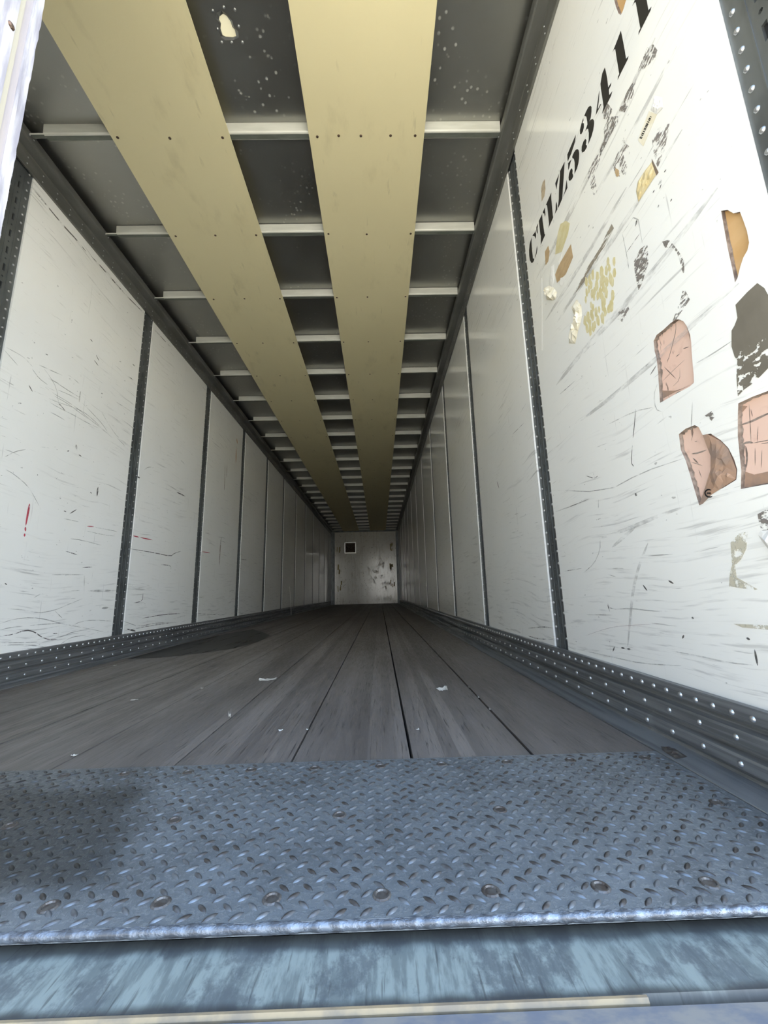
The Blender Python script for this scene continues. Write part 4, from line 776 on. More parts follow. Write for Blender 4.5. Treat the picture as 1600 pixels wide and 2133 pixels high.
# papers and tape stuck on the right wall (things of their own)
def stuck(name, label, cat, polys, group=None):
    """polys: (part name, DECALS key, material, height, roughness, ridge)"""
    ys = [p[0] for q in polys for p in DECALS[q[1]][1]]; zs = [p[1] for q in polys for p in DECALS[q[1]][1]]
    c = Vector((HW, sum(ys) / len(ys), min(zs)))
    if len(polys) > 1:
        root = empty(name, c)
    for i, (pn, key, mat, h, ro, ri) in enumerate(polys):
        bm = bmesh.new()
        if h: pillow(bm, DECALS[key][1], PR, h, ro, 4, i + len(key), ri)
        elif pn == 'barcode':
            q = DECALS[key][1]
            rb = random.Random(3); tt = 0.02
            while tt < 0.97:
                wd = rb.choice((0.02, 0.035, 0.05)); te = min(1, tt + wd)
                L_ = lambda k: (q[0][0] + (q[3][0] - q[0][0]) * k, q[0][1] + (q[3][1] - q[0][1]) * k)
                R_ = lambda k: (q[1][0] + (q[2][0] - q[1][0]) * k, q[1][1] + (q[2][1] - q[1][1]) * k)
                decal(bm, [L_(tt), R_(tt), R_(te), L_(te)], PR, 0.0003, 0.0012)
                tt = te + rb.choice((0.015, 0.03, 0.045))
        else: decal(bm, DECALS[key][1], PR, 0.0004, 0.0006)
        bmesh.ops.translate(bm, verts=bm.verts[:], vec=-c)
        me = to_mesh(pn, bm, M[mat])
        if len(polys) > 1:
            o = bpy.data.objects.new(pn, me); COL.objects.link(o); o.parent = root
        else:
            root = link_mesh(name, me, None, c)
    tag(root, label, cat, group)
    return root
stuck('curled_paper', 'curled cream paper label peeling off below the tan tape', 'paper', [('curl', 'curl', 'paper2', 0.022, 0.016, 0), ('strip', 'white_strip', 'paper', 0.004, 0.001, 0)])
stuck('crumpled_paper', 'crumpled cream paper remnant beside the yellow glue patch', 'paper', [('sheet', 'crumple', 'paper2', 0.014, 0.016, 0)])
stuck('barcode_sticker', 'narrow cream barcode sticker with a torn crumpled upper end', 'sticker', [('label_face', 'sticker', 'paper2', 0, 0, 0), ('torn_end', 'sticker_top', 'paper', 0.006, 0.003, 0), ('barcode', 'barcode', 'ink', 0, 0, 0)])
stuck('crinkled_tape', 'short piece of crinkled gold tape with a brown end below the barcode sticker', 'tape', [('strip', 'gold_tape', 'gold', 0.003, 0.0004, 0.003), ('dark_end', 'gold_edge', 'brown', 0, 0, 0)])
stuck('torn_paper', 'torn white paper low on the wall near the rear edge', 'paper', [('sheet', 'lowpaper', 'paper', 0.010, 0.004, 0)])
stuck('paper_scrap', 'small white paper sliver above the tan tape', 'paper', [('sheet', 'white_bit', 'paper', 0, 0, 0)])
stuck('paper_scrap', 'small white paper tab below the end of the tan tape', 'paper', [('sheet', 'white_bit2', 'paper', 0, 0, 0)])
stuck('tape_strip', 'thin broken white strip running upright next to the dark post', 'tape', [('strip', 'white_dash', 'paper', 0, 0, 0)])

# ------------------------------------------------------------------ back wall
wb = empty('wall_back', (0, Y_BACK, 0))
tag(wb, 'white stained front wall closing the far end of the trailer', 'wall', kind='structure')
bm = bmesh.new(); box(bm, -1.108, 1.167, Y_BACK - 0.012, Y_BACK + 0.02, 0.004, 2.63)
obj('panel', bm, M['wall_back'], wb)
bm = bmesh.new(); box(bm, -1.276, 1.276, Y_BACK + 0.02, Y_BACK + 0.06, -0.1, 2.80)
obj('outer_skin', bm, M['post'], wb)
for x0, x1 in ((-1.262, -1.13), (1.185, 1.262)):
    bm = bmesh.new()
    extrude_pts = [(x0, 0), (x1, 0)]
    box(bm, x0, x1, Y_BACK - 0.03, Y_BACK + 0.02, 0.0, 2.70, 0.008)
    obj('corner_post', bm, M['post'], wb)
# brown and yellow tape stains on the back wall
bm = bmesh.new()
rnd = random.Random(5)
PB = lambda u, v, d: (u, Y_BACK - 0.012 + d, v)
for (cx, cz, n_) in ((-1.0, 1.28, 3), (-0.93, 0.68, 4), (-0.96, 2.05, 3), (0.99, 2.06, 4), (0.98, 1.27, 4), (1.0, 0.68, 4)):
    for _ in range(n_):
        x = cx + rnd.uniform(-.07, .07); z = cz + rnd.uniform(-.12, .12)
        hh = rnd.uniform(.05, .11); ww = rnd.uniform(.012, .028); sl = rnd.uniform(-.02, .02)
        decal(bm, [(x - ww, z - hh), (x + ww, z - hh), (x + ww + sl, z + hh), (x - ww + sl, z + hh)], PB, 0.0004, 0.0006)
o = obj('tape_stains', bm, simple('tape_stain_brown', (0.34, 0.27, 0.12), 0.6, 0.0, (0.46, 0.38, 0.18), (20, 1, 20)), wb); o.location = -wb.location; o['kind'] = 'stuff'
for ch in wb.children:
    ch.location = -wb.location

# vent on the back wall
vx0, vx1, vz0, vz1 = -0.742, -0.322, 1.842, 2.254
vent = empty('vent', ((vx0 + vx1) / 2, Y_BACK - 0.012, vz0))
tag(vent, 'square dark vent with a bright metal frame high on the back wall', 'vent')
def vobj(name, bm, mat):
    bmesh.ops.translate(bm, verts=bm.verts[:], vec=-vent.location)
    o = bpy.data.objects.new(name, to_mesh(name, bm, mat)); COL.objects.link(o); o.parent = vent
    return o
yv = Y_BACK - 0.012
bm = bmesh.new()
t = 0.028
box(bm, vx0, vx1, yv - 0.02, yv - 0.001, vz0, vz0 + t, 0.003); box(bm, vx0, vx1, yv - 0.02, yv - 0.001, vz1 - t, vz1, 0.003)
box(bm, vx0, vx0 + t, yv - 0.02, yv - 0.001, vz0 + t, vz1 - t, 0.003); box(bm, vx1 - t, vx1, yv - 0.02, yv - 0.001, vz0 + t, vz1 - t, 0.003)
vobj('frame', bm, M['vent_frame'])
bm = bmesh.new(); box(bm, vx0 + t, vx1 - t, yv - 0.006, yv - 0.001, vz0 + t, vz1 - t)
vobj('duct', bm, M['vent_mesh'])
bm = bmesh.new(); box(bm, vx0 + t, vx1 - t, yv - 0.012, yv - 0.009, -0.008, 0.008)
bmesh.ops.rotate(bm, verts=bm.verts[:], cent=(0, yv - 0.01, 0), matrix=Matrix.Rotation(0.7, 3, 'X'))
me_l = to_mesh('louvre', bm, M['vent_mesh'])
for k in range(7):
    o = bpy.data.objects.new('louvre', me_l); COL.objects.link(o); o.parent = vent
    o.location = (-vent.location.x, -vent.location.y, vz0 + t + 0.028 + k * 0.05 - vent.location.z)

# ------------------------------------------------------------------ scuff rails
prof = [(1.2495, 0.1465), (1.234, 0.1465), (1.2325, 0.144), (1.2325, 0.119), (1.2355, 0.1135), (1.2480, 0.108), (1.2480, 0.100), (1.2355, 0.0955), (1.2325, 0.091),
        (1.2325, 0.069), (1.2355, 0.0635), (1.2480, 0.058), (1.2480, 0.051), (1.2355, 0.0465), (1.2325, 0.042), (1.2325, 0.021), (1.2355, 0.016), (1.240, 0.012),
        (1.236, 0.0065), (1.226, 0.004), (1.166, 0.0032), (1.1645, 0.0015), (1.1645, -0.002), (1.2495, -0.002)]
def rail_rivets(side, parent, y_first):
    near, far = [], []
    y = y_first; k = 0
    while y < Y_BACK - 0.03:
        near_ok = y < 4.2
        (near if near_ok else far).append((y, 0.127))
        if k % 2 == 1:
            (near if near_ok else far).append((y, 0.080)); (near if near_ok else far).append((y, 0.031))
        y += 0.048; k += 1
    for (y, z) in near:
        r = link_mesh('rivet', ME_RIV, parent, (side * 1.2326, y, z), (0, 0, math.pi if side > 0 else 0))
    bm = bmesh.new()
    for (y, z) in far: dome(bm, (side * 1.2326, y, z), 0.0066, 0.0045, (-side, 0, 0), 6)
    o = obj('rivets', bm, M['rivet'], parent, smooth=True); o['kind'] = 'stuff'
    o.location = -parent.location
for side, nm in ((-1, 'baseboard_left'), (1, 'baseboard_right')):
    e = empty(nm, (side * 1.235, 0, 0))
    tag(e, 'riveted ribbed aluminium scuff rail along the foot of the %s wall' % ('left' if side < 0 else 'right'), 'rail', kind='structure')
    bm = bmesh.new()
    extrude_profile(bm, [(x * side, z) for x, z in prof], 'Y', Y_REAR + 0.004, Y_BACK - 0.031)
    o = obj('rail', bm, M['scuff'], e); o.location = -e.location
    rail_rivets(side, e, -1.099)

# ------------------------------------------------------------------ top rails
profT = [(1.2495, 2.563), (1.240, 2.563), (1.2385, 2.566), (1.2385, 2.640), (1.236, 2.646), (1.196, 2.656), (1.190, 2.660), (1.188, 2.668), (1.188, 2.702), (1.192, 2.706), (1.262, 2.706), (1.262, 2.600), (1.2495, 2.600)]
for side, nm, k in ((-1, 'trim_1', 'left'), (1, 'trim_2', 'right')):
    e = empty(nm, (side * 1.22, 0, 2.563))
    tag(e, 'dark riveted aluminium top rail where the %s wall meets the roof' % k, 'rail', kind='structure')
    bm = bmesh.new()
    extrude_profile(bm, [(x * side, z) for x, z in profT], 'Y', Y_REAR + 0.004, Y_BACK)
    o = obj('rail', bm, M['rail'], e); o.location = -e.location
    bm = bmesh.new()
    y = -1.10
    while y < Y_BACK:
        for z in (2.622, 2.585): dome(bm, (side * 1.2386, y, z), 0.0042, 0.003, (-side, 0, 0), 6)
        y += 0.097
    y = 0.016
    while y < Y_BACK:
        for dy in (-0.012, 0.012): dome(bm, (side * 1.1882, y + dy, 2.682), 0.0045, 0.0035, (-side, 0, 0), 6)
        y += PITCH / 2
    o = obj('rivets', bm, M['post_rivet'], e, smooth=True); o.location = -e.location; o['kind'] = 'stuff'

# ------------------------------------------------------------------ roof: sheet, bows, patch
ce = empty('ceiling', (0, 0, Z_ROOF))
tag(ce, 'dull aluminium trailer roof sheet carried on galvanised cross bows', 'ceiling', kind='structure')
def cchild(name, bm, mat, smooth=False):
    o = link_mesh(name, to_mesh(name, bm, mat, smooth)); o.parent = ce; o.location = -ce.location
    return o
def roof_z(x, y):
    if y <= 0.05: return Z_ROOF
    amp = 0.006 + 0.010 * max(0, min(1, (y - 5.0) / 3.0))
    s = abs(math.sin(math.pi * (y - 0.016) / (PITCH / 2)))
    edge = max(0.0, 1 - abs(x) / 1.26) ** 0.5
    return Z_ROOF + 0.002 + s * edge * (amp * noise.noise((x * 2.1, y * 2.3, 1.7)) + 0.3 * amp)
bm = bmesh.new()
nx, ny = 30, 372
gv = [[bm.verts.new((-1.262 + 2.524 * i / nx, 0.0 + (Y_BACK + 0.02) * j / ny, 0)) for i in range(nx + 1)] for j in range(ny + 1)]
for row in gv:
    for v_ in row: v_.co.z = roof_z(v_.co.x, v_.co.y)
for j in range(ny):
    for i in range(nx):
        bm.faces.new((gv[j][i], gv[j][i + 1], gv[j + 1][i + 1], gv[j + 1][i]))
cchild('roof_sheet', bm, M['roof'], True)
HOLE = [(-0.0895, -0.394), (-0.072, -0.402), (-0.060, -0.396), (-0.049, -0.378), (-0.0485, -0.362), (-0.041, -0.353), (-0.042, -0.333), (-0.058, -0.329), (-0.088, -0.331), (-0.099, -0.336), (-0.100, -0.357), (-0.092, -0.372), (-0.096, -0.384)]
bm = bmesh.new()
plate(bm, [(-1.262, Y_REAR), (1.262, Y_REAR), (1.262, 0.0), (-1.262, 0.0)], [HOLE], lambda u, v, d: (u, v, Z_ROOF + d), 0.002, 0.002)
cchild('roof_sheet', bm, M['roof'])
bm = bmesh.new(); box(bm, -0.16, 0.02, -0.46, -0.28, Z_ROOF + 0.012, Z_ROOF + 0.0145)
o = cchild('roof_patch', bm, M['fibre']); o['label'] = 'pale translucent patch showing through a torn hole'
bm = bmesh.new()
n_ = len(HOLE)
rnd = random.Random(2)
a = [bm.verts.new((x, y, Z_ROOF - 0.0004)) for x, y in HOLE]
b = [bm.verts.new((x + (x + 0.07) * rnd.uniform(.15, .5), y + (y + 0.36) * rnd.uniform(.1, .35), Z_ROOF - rnd.uniform(0.001, 0.006))) for x, y in HOLE]
for i in range(n_): bm.faces.new((a[i], a[(i + 1) % n_], b[(i + 1) % n_], b[i]))
cchild('torn_edge', bm, M['roof'])
for (x, y) in ((-0.111, -0.411), (-0.062, -0.421), (-0.020, -0.414), (-0.021, -0.364), (-0.113, -0.356), (-0.111, -0.314), (-0.068, -0.314), (-0.022, -0.3135)):
    r = link_mesh('rivet', ME_PRIV1, None, (x, y, 0), (0, math.pi / 2, 0)); r.parent = ce; r.location = (x, y, -0.0002); r['label'] = 'bright patch rivet'
# outer roof skin around the patch
bm = bmesh.new()
plate(bm, [(-1.31, Y_REAR), (1.31, Y_REAR), (1.31, Y_BACK + .1), (-1.31, Y_BACK + .1)], [[(-0.17, -0.47), (0.03, -0.47), (0.03, -0.27), (-0.17, -0.27)]], lambda u, v, d: (u, v, 2.80 + d), 0.01, 0.01)
cchild('outer_roof', bm, M['skin'])

bm = bmesh.new()      # bow: hat section; the web stops short of the left rail
hb = Z_ROOF - 0.001 - Z_BOW
pw_ = [(-0.006, hb), (-0.001, 0.006), (0.002, 0.0015), (0.005, 0.0), (0.010, 0.0), (0.036, 0.004), (0.041, 0.008), (0.043, hb)]
extrude_profile(bm, pw_, 'X', -1.118, 1.187)
extrude_profile(bm, [(0.0, 0.004), (0.004, 0.0), (0.019, 0.0), (0.034, 0.017), (0.031, 0.021), (0.017, 0.004), (0.004, 0.0045)], 'X', -1.187, -1.118)
bm.normal_update()
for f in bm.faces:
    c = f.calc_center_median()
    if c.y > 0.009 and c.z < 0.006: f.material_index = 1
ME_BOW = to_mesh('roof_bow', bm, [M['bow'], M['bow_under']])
NB = 24
for k in range(-1, NB - 1 + 1):
    yb = -0.002 + k * PITCH / 2
    if yb > Y_BACK - 0.05: break
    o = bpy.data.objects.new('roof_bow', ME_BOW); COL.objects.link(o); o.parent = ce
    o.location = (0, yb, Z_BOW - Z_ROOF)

# cream ceiling boards screwed under the bows
ME_SCREW = None
def screw_mesh():
    bm = bmesh.new()
    dome(bm, (0, 0, 0), 0.0075, 0.003, (0, 0, -1), 8)
    return to_mesh('screw', bm, M['screw'], True)
ME_SCREW = screw_mesh()
for (x0, x1, lab, xs) in ((-0.786, -0.190, 'long cream ceiling board on the side of the left wall', (-0.745, -0.50, -0.222)),
                          (0.211, 0.799, 'long cream ceiling board on the side of the right wall', (0.245, 0.475, 0.765))):
    zb = Z_BOW - 0.007
    e = empty('ceiling_board', ((x0 + x1) / 2, 0, zb))
    tag(e, lab, 'board', 'cream ceiling boards')
    bm = bmesh.new()
    steps = 96
    ringT, ringB = [], []
    ya, yb = -1.14, Y_BACK - 0.02
    for j in range(steps + 1):
        y = ya + (yb - ya) * j / steps
        s = math.sin(math.pi * (y - 0.016) / (PITCH / 2)) ** 2
        dz = -0.0015 * s * (0.5 + noise.noise((x0, y, 0)))
        ringT.append([bm.verts.new((x - (x0 + x1) / 2, y, 0.0062 + dz)) for x in (x0, x1)])
        ringB.append([bm.verts.new((x - (x0 + x1) / 2, y, dz)) for x in (x0, x1)])
    for j in range(steps):
        bm.faces.new((ringB[j][0], ringB[j][1], ringB[j + 1][1], ringB[j + 1][0]))
        bm.faces.new((ringT[j][0], ringT[j + 1][0], ringT[j + 1][1], ringT[j][1]))
        for s in (0, 1): bm.faces.new((ringB[j][s], ringB[j + 1][s], ringT[j + 1][s], ringT[j][s]))
    for j in (0, steps): bm.faces.new((ringB[j][0], ringB[j][1], ringT[j][1], ringT[j][0]))
    o = bpy.data.objects.new('board', to_mesh('board', bm, M['board'])); COL.objects.link(o); o.parent = e
    rnd = random.Random(int(x0 * 100))
    for k in range(-1, NB):
        y = 0.016 + k * PITCH / 2
        if y > Y_BACK - 0.1: break
        for x in (xs if not (k == 0 and x0 > 0) else xs + (0.36, 0.62)):
            s = bpy.data.objects.new('screw', ME_SCREW); COL.objects.link(s); s.parent = e
            s.location = (x + rnd.uniform(-.012, .012) - (x0 + x1) / 2, y + rnd.uniform(-.004, .004), 0.0004)

# ------------------------------------------------------------------ floor planks
fl = empty('floor', (0, 0, 0))
tag(fl, 'worn dark brown oak plank floor running to the front wall', 'floor', kind='structure')
joints = [-1.1640, -1.098, -0.815, -0.532, -0.250, 0.033, 0.305, 0.588, 0.873, 1.1640]
rnd = random.Random(11)
for a_, b_ in zip(joints, joints[1:]):
    gap_l = 0.0035 if a_ > 0.5 else 0.0024
    gap_r = 0.0035 if b_ > 0.5 else 0.0024
    if a_ == joints[0]: gap_l = 0
    if b_ == joints[-1]: gap_r = 0
    bm = bmesh.new()
    box(bm, a_ + gap_l, b_ - gap_r, -0.603, Y_BACK - 0.012, -0.035, rnd.uniform(-0.0015, 0.0), 0.0015)
    obj('plank', bm, M['floor'], fl)
bm = bmesh.new(); box(bm, -1.262, 1.262, -1.06, Y_BACK, -0.07, -0.036)
obj('subfloor', bm, M['dark'], fl)
bm = bmesh.new()
decal(bm, [(-1.13, 1.15), (-0.93, 1.17), (-0.74, 1.32), (-0.58, 1.55), (-0.52, 2.0), (-0.56, 2.5), (-0.78, 2.95), (-0.98, 3.3), (-1.12, 2.6), (-1.145, 1.8)], PF, 0.0003, 0.0006)
o = obj('stain', bm, M['wet'], fl); o['label'] = 'dark wet stain beside the left rail'

# ------------------------------------------------------------------ tread plate at the rear
tp = empty('tread_plate', (0, -0.84, 0))
tag(tp, 'worn steel diamond tread plate across the rear end of the floor', 'plate')
def tchild(name, bm, mat, smooth=False):
    o = link_mesh(name, to_mesh(name, bm, mat, smooth)); o.parent = tp; o.location = -tp.location
    return o
bm = bmesh.new(); box(bm, -1.163, 1.163, -1.076, -0.605, -0.012, 0.0012)
tchild('plate', bm, M['tread'])
bolts = [(x, -1.038) for x in (0.092, 0.233, 0.374, 0.515, 0.656, 0.799, 0.942, 1.085, -0.05, -0.19, -0.33, -0.47, -0.61, -0.75, -0.89, -1.03)] \
      + [(x, -0.842) for x in (0.1535, 0.4415, 0.7252, 1.1135, -0.13, -0.42, -0.71, -1.0)] \
      + [(x, -0.642) for x in (0.514, 0.367, 0.225, 0.086, -0.055, -0.188, 0.652, 0.7995, 0.9435, 1.113, -0.33, -0.47, -0.61, -0.75, -0.9, -1.05)]
bm = bmesh.new()      # countersunk bolt: dished ring and head
seg = 14
rr = [(0.0125, 0.0014), (0.0105, 0.0030), (0.0085, 0.0030), (0.0072, 0.0012), (0.0055, 0.0014), (0.0, 0.0016)]
prev = None
for r, z in rr:
    ring = [bm.verts.new((r * math.cos(2 * math.pi * i / seg), r * math.sin(2 * math.pi * i / seg), z)) for i in range(seg)] if r else [bm.verts.new((0, 0, z))]
    if prev:
        for i in range(seg):
            if len(ring) > 1: bm.faces.new((prev[i], prev[(i + 1) % seg], ring[(i + 1) % seg], ring[i]))
            else: bm.faces.new((prev[i], prev[(i + 1) % seg], ring[0]))
    prev = ring
ME_BOLT = to_mesh('bolt', bm, M['bolt'], False)
for (x, y) in bolts:
    o = bpy.data.objects.new('bolt', ME_BOLT); COL.objects.link(o); o.parent = tp; o.location = (x, y - tp.location.y, 0)
def lug(bm, c, ang, L=0.0215, Wd=0.0085, h=0.0030):
    ca, sa = math.cos(ang), math.sin(ang)
    N = 10
    base, mid = [], []
    for i in range(N):
        t = 2 * math.pi * i / N
        x = math.cos(t); y = math.sin(t)
        y *= (1 - 0.45 * abs(x))
        for (lst, k, z) in ((base, 1.0, 0.001), (mid, 0.62, h)):
            X, Y = x * L * 0.5 * k, y * Wd * 0.5 * k
            lst.append(bm.verts.new((c[0] + X * ca - Y * sa, c[1] + X * sa + Y * ca, z)))
    top = bm.verts.new((c[0], c[1], h + 0.0007))
    for i in range(N):
        j = (i + 1) % N
        bm.faces.new((base[i], base[j], mid[j], mid[i])); bm.faces.new((mid[i], mid[j], top))
ANG = math.radians(42)
me_lugs = []
for sgn in (1, -1):
    bm = bmesh.new(); lug(bm, (0, 0), sgn * ANG); me_lugs.append(to_mesh('lug', bm, M['lug'], True))
spots = []
k = 0
y = -1.0655
while y < -0.612:
    sgn = 0 if k % 2 == 0 else 1
    x = 0.4326 + (0.0 if sgn == 0 else 0.0158) - 0.0316 * 50
    while x < 1.155:
        if x > -1.155 and all((x - bx_) ** 2 + (y - by_) ** 2 > 0.0135 ** 2 for bx_, by_ in bolts):
            spots.append((x, y, sgn))
        x += 0.0316
    y += 0.0154; k += 1
camp = cam.matrix_world.translation
def lug_rank(s):
    d = Vector((s[0], s[1], 0)) - camp
    q = cam.matrix_world.inverted() @ Vector((s[0], s[1], 0))
    vis = q.z < 0 and abs(q.x / -q.z) * 845 < 800
    return (0 if vis else 1, d.length)
spots.sort(key=lug_rank)
for (x, y, sgn) in spots[:300]:
    o = bpy.data.objects.new('lug', me_lugs[sgn]); COL.objects.link(o); o.parent = tp; o.location = (x, y - tp.location.y, 0)
bm = bmesh.new()
for (x, y, sgn) in spots[300:]: lug(bm, (x, y), ANG if sgn == 0 else -ANG)
o = tchild('lugs', bm, M['lug'], True); o['kind'] = 'stuff'

# ------------------------------------------------------------------ rear sill
si = empty('trim_3', (0, -1.12, -0.03))
tag(si, 'scraped blue-grey steel rear sill below the tread plate', 'sill', kind='structure')
def schild(name, bm, mat, smooth=False, label=None):
    o = link_mesh(name, to_mesh(name, bm, mat, smooth)); o.parent = si; o.location = -si.location
    if label: o['label'] = label
    return o
bm = bmesh.new()      # lumpy bead along the edge of the tread plate
rnd = random.Random(4)
NB_ = 260
rings = []
for j in range(NB_ + 1):
    x = -1.163 + 2.326 * j / NB_
    r = 0.0060 + rnd.uniform(-0.0007, 0.0007)
    rings.append([bm.verts.new((x, -1.0755 + r * math.cos(t) * 1.0 + rnd.uniform(-.0004, .0004), -0.0045 + r * math.sin(t))) for t in [2 * math.pi * i / 8 for i in range(8)]])
for a_, b_ in zip(rings, rings[1:]):
    for i in range(8): bm.faces.new((a_[i], a_[(i + 1) % 8], b_[(i + 1) % 8], b_[i]))
schild('edge_bead', bm, M['weld'], True, 'shiny lumpy steel bead')
bm = bmesh.new()
extrude_profile(bm, [(-1.062, -0.0225), (-1.150, -0.0225), (-1.154, -0.030), (-1.154, -0.07), (-1.062, -0.07)], 'X', -1.262, 1.262)
schild('sill_plate', bm, M['sill'])
bm = bmesh.new()
extrude_profile(bm, [(-1.152, -0.024), (-1.1535, -0.0205), (-1.1570, -0.0200), (-1.1590, -0.0235), (-1.1590, -0.05), (-1.152, -0.05)], 'X', -0.35, 0.78)
schild('threshold_strip', bm, M['tanlip'], False, 'tan worn threshold strip')
bm = bmesh.new()
extrude_profile(bm, [(-1.1595, -0.0260), (-1.163, -0.0225), (-1.205, -0.0215), (-1.215, -0.030), (-1.215, -0.30), (-1.1595, -0.30)], 'X', -1.31, 1.31)
schild('lip', bm, M['lip'])

# rear frame round the opening
rf = empty('trim_4', (0, Y_REAR, 0))
tag(rf, 'galvanised steel rear door frame around the trailer opening', 'frame', kind='structure')
bm = bmesh.new(); box(bm, -1.31, 1.31, Y_REAR - 0.06, Y_REAR - 0.001, 2.69, 2.82, 0.004)
o = obj('header', bm, M['post'], rf); o.location = -rf.location
for x0, x1 in ((-1.33, -1.266), (1.266, 1.33)):
    bm = bmesh.new(); box(bm, x0, x1, Y_REAR - 0.06, Y_REAR - 0.001, -0.02, 2.69, 0.004)
    o = obj('jamb', bm, M['post'], rf); o.location = -rf.location

# ------------------------------------------------------------------ closed left-hand rear door, seen along its edge
dr = empty('door_1', (-0.66, -1.16, -0.02))
tag(dr, 'closed white rear door leaf, its worn pale edge at the upper left', 'door', kind='structure')
def dchild(name, bm, mat, label=None):
    o = link_mesh(name, to_mesh(name, bm, mat)); o.parent = dr; o.location = -dr.location
    if label: o['label'] = label
    return o
XE = -0.0575
z0, z1 = -0.018, 2.685
bm = bmesh.new(); box(bm, -1.262, XE - 0.006, -1.206, -1.106, z0, z1)
dchild('leaf', bm, M['skin'])
def strip_piece(name, y0, y1, xe, mat, wob, seed, label=None):
    bm = bmesh.new()
    rnd = random.Random(seed)
    NZ = 180
    rings = []
    for j in range(NZ + 1):
        z = z0 + (z1 - z0) * j / NZ
        e = rnd.uniform(-wob, wob)
        rings.append([bm.verts.new(c) for c in ((XE - 0.006, y0, z), (xe + e, y0 + e * 0.5, z), (xe + e * .6, y1 + rnd.uniform(-wob, wob), z), (XE - 0.006, y1, z))])
    for a_, b_ in zip(rings, rings[1:]):
        for i in range(4): bm.faces.new((a_[i], a_[(i + 1) % 4], b_[(i + 1) % 4], b_[i]))
    bm.faces.new(rings[0]); bm.faces.new(rings[-1])
    return dchild(name, bm, mat, label)
strip_piece('edge_strip', -1.1185, -1.1050, XE + 0.001, M['door'], 0.0007, 1, 'chipped white edge strip')
strip_piece('edge_bead', -1.1215, -1.1186, XE + 0.0025, M['door'], 0.0003, 2)
strip_piece('core_edge', -1.1345, -1.1217, XE - 0.001, M['door_pink'], 0.0002, 3, 'pale pinkish core edge')
strip_piece('seal', -1.1430, -1.1346, XE + 0.001, M['door_yel'], 0.0002, 4, 'yellowed seal strip')
strip_piece('edge_cap', -1.2060, -1.1432, XE + 0.002, M['door'], 0.0002, 5)
bm = bmesh.new(); dome(bm, (0, 0, 0), 0.006, 0.003, (1, 0, 0), 8)
o = dchild('bolt', bm, M['screw'], 'rusty bolt head'); o.location = Vector((XE + 0.0022, -1.1500, 1.296)) - dr.location

# ------------------------------------------------------------------ loose litter and odds and ends
def scrap(name, label, x, y, size, ang, mat, seed, cat='litter', hgt=0.006):
    bm = bmesh.new()
    rnd = random.Random(seed)
    nx_, ny_ = 6, 3
    g = [[bm.verts.new(((i / nx_ - .5) * size[0] + rnd.uniform(-.06, .06) * size[0], (j / ny_ - .5) * size[1] + rnd.uniform(-.1, .1) * size[1], 0.0008 + abs(rnd.gauss(0, 1)) * hgt * (0.3 + abs(i / nx_ - .5)))) for i in range(nx_ + 1)] for j in range(ny_ + 1)]
    for j in range(ny_):
        for i in range(nx_): bm.faces.new((g[j][i], g[j][i + 1], g[j + 1][i + 1], g[j + 1][i]))
    bmesh.ops.solidify(bm, geom=bm.faces[:], thickness=0.0004)
    zmin = min(v_.co.z for v_ in bm.verts)
    bmesh.ops.translate(bm, verts=bm.verts[:], vec=(0, 0, -zmin))
    o = link_mesh(name, to_mesh(name, bm, mat), None, (x, y, 0.0002), (0, 0, ang))
    return tag(o, label, cat, 'scraps on the plank floor')
WH = M['paper']
scrap('paper_scrap', 'largest white paper scrap lying flat on the planks left of the middle', -0.006, 0.354, (0.075, 0.045), 0.2, WH, 1)
scrap('paper_scrap', 'crumpled white paper scrap on the planks right of the middle', 0.757, 0.064, (0.030, 0.040), 0.5, WH, 2, hgt=0.009)
scrap('paper_fleck', 'tiny white fleck on the planks just short of the tread plate', 0.62, -0.40, (0.010, 0.006), 0.6, WH, 3, hgt=0.002)
scrap('paper_fleck', 'white fleck on the planks towards the left rail', -0.434, 0.041, (0.024, 0.012), 0.1, WH, 4, hgt=0.002)
scrap('paper_fleck', 'white speck on the plank joint ahead of the largest scrap', -0.249, 0.211, (0.012, 0.008), 0.1, WH, 5, hgt=0.002)
scrap('plastic_sliver', 'upright pale sliver caught in a plank joint', 0.029, -0.231, (0.006, 0.004), 0.0, WH, 6, hgt=0.02)
scrap('paper_fleck', 'white crumb beside the cracked plank end near the tread plate', 0.227, -0.374, (0.010, 0.008), 0.9, WH, 7, hgt=0.004)
scrap('paper_fleck', 'white crumb in the cracked joint near the tread plate', 0.304, -0.376, (0.006, 0.006), 0.2, WH, 8, hgt=0.004)
scrap('paper_fleck', 'pale fleck on the planks just beyond the dark left part of the tread plate', -0.255, -0.519, (0.016, 0.008), 0.3, WH, 9, hgt=0.002)
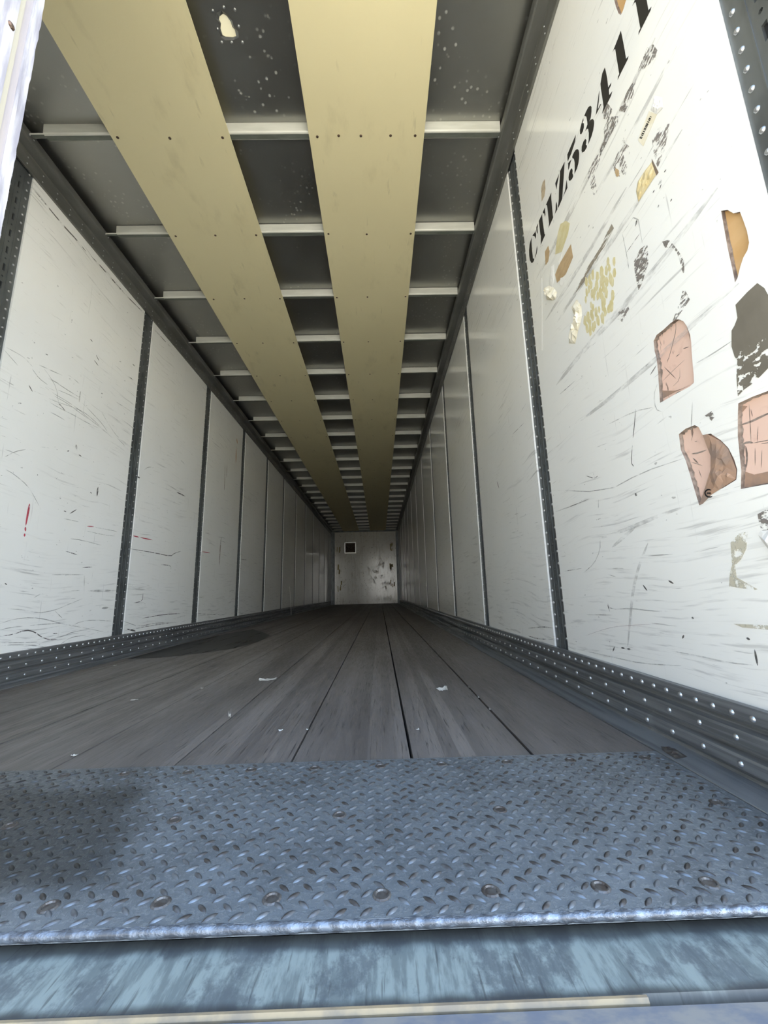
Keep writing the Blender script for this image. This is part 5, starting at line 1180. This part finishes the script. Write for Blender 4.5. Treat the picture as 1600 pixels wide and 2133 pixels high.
for i, (y, lab) in enumerate(((0.092, 'farthest'), (-0.069, 'middle'), (-0.224, 'nearest'))):
    scrap('paper_fleck', '%s of three white crumbs in the widest plank joint' % lab, 0.872, y, (0.005, 0.010), 0.0, WH, 20 + i, hgt=0.003)
scrap('paper_fleck', 'white speck by the foot of the left scuff rail', -1.05, 0.897, (0.018, 0.012), 0.0, WH, 30, hgt=0.002)

bm = bmesh.new()
N = 16
for xx in (0,):
    rings = []
    for j in range(N + 1):
        t = j / N
        rings.append([bm.verts.new((-1.165 - 0.050 * t + dx, 6.31 + 0.03 * t + dy + 0.012 * math.sin(t * 3), 0.004 + 0.54 * t)) for dx, dy in ((-.0015, -.012), (.0015, -.012), (.0015, .012), (-.0015, .012))])
    for a_, b_ in zip(rings, rings[1:]):
        for i in range(4): bm.faces.new((a_[i], a_[(i + 1) % 4], b_[(i + 1) % 4], b_[i]))
    bm.faces.new(rings[0]); bm.faces.new(rings[-1])
bmesh.ops.translate(bm, verts=bm.verts[:], vec=(1.165, -6.31, 0))
tag(link_mesh('white_strap', to_mesh('white_strap', bm, M['paper']), None, (-1.165, 6.31, 0)), 'thin white strap leaning upright against the left wall deep inside', 'strap')
bm = bmesh.new()
pillow(bm, [(4.74, 0.46), (4.79, 0.462), (4.785, 0.50), (4.765, 0.55), (4.75, 0.50)], PR, 0.006, 0.001, 3, 4)
bmesh.ops.translate(bm, verts=bm.verts[:], vec=(-HW, -4.765, -0.46))
tag(link_mesh('white_tag', to_mesh('white_tag', bm, M['paper']), None, (HW, 4.765, 0.46)), 'small white tag hanging on the right wall deep inside', 'tag')
bm = bmesh.new()
rnd = random.Random(8)
for (y, z) in ((-0.627, 0.006),):
    pillow(bm, [(1.172, -0.66), (1.205, -0.65), (1.212, -0.60), (1.19, -0.585), (1.176, -0.61)], lambda u, v, d: (u, v, 0.0034 - d), 0.007, 0.003, 3, 6)
bmesh.ops.translate(bm, verts=bm.verts[:], vec=(-1.19, 0.62, -0.0034))
tag(link_mesh('dirt_clump', to_mesh('dirt_clump', bm, M['bolt']), None, (1.19, -0.62, 0.0034)), 'small brown clump of dirt on the right rail foot beside the tread plate', 'dirt')
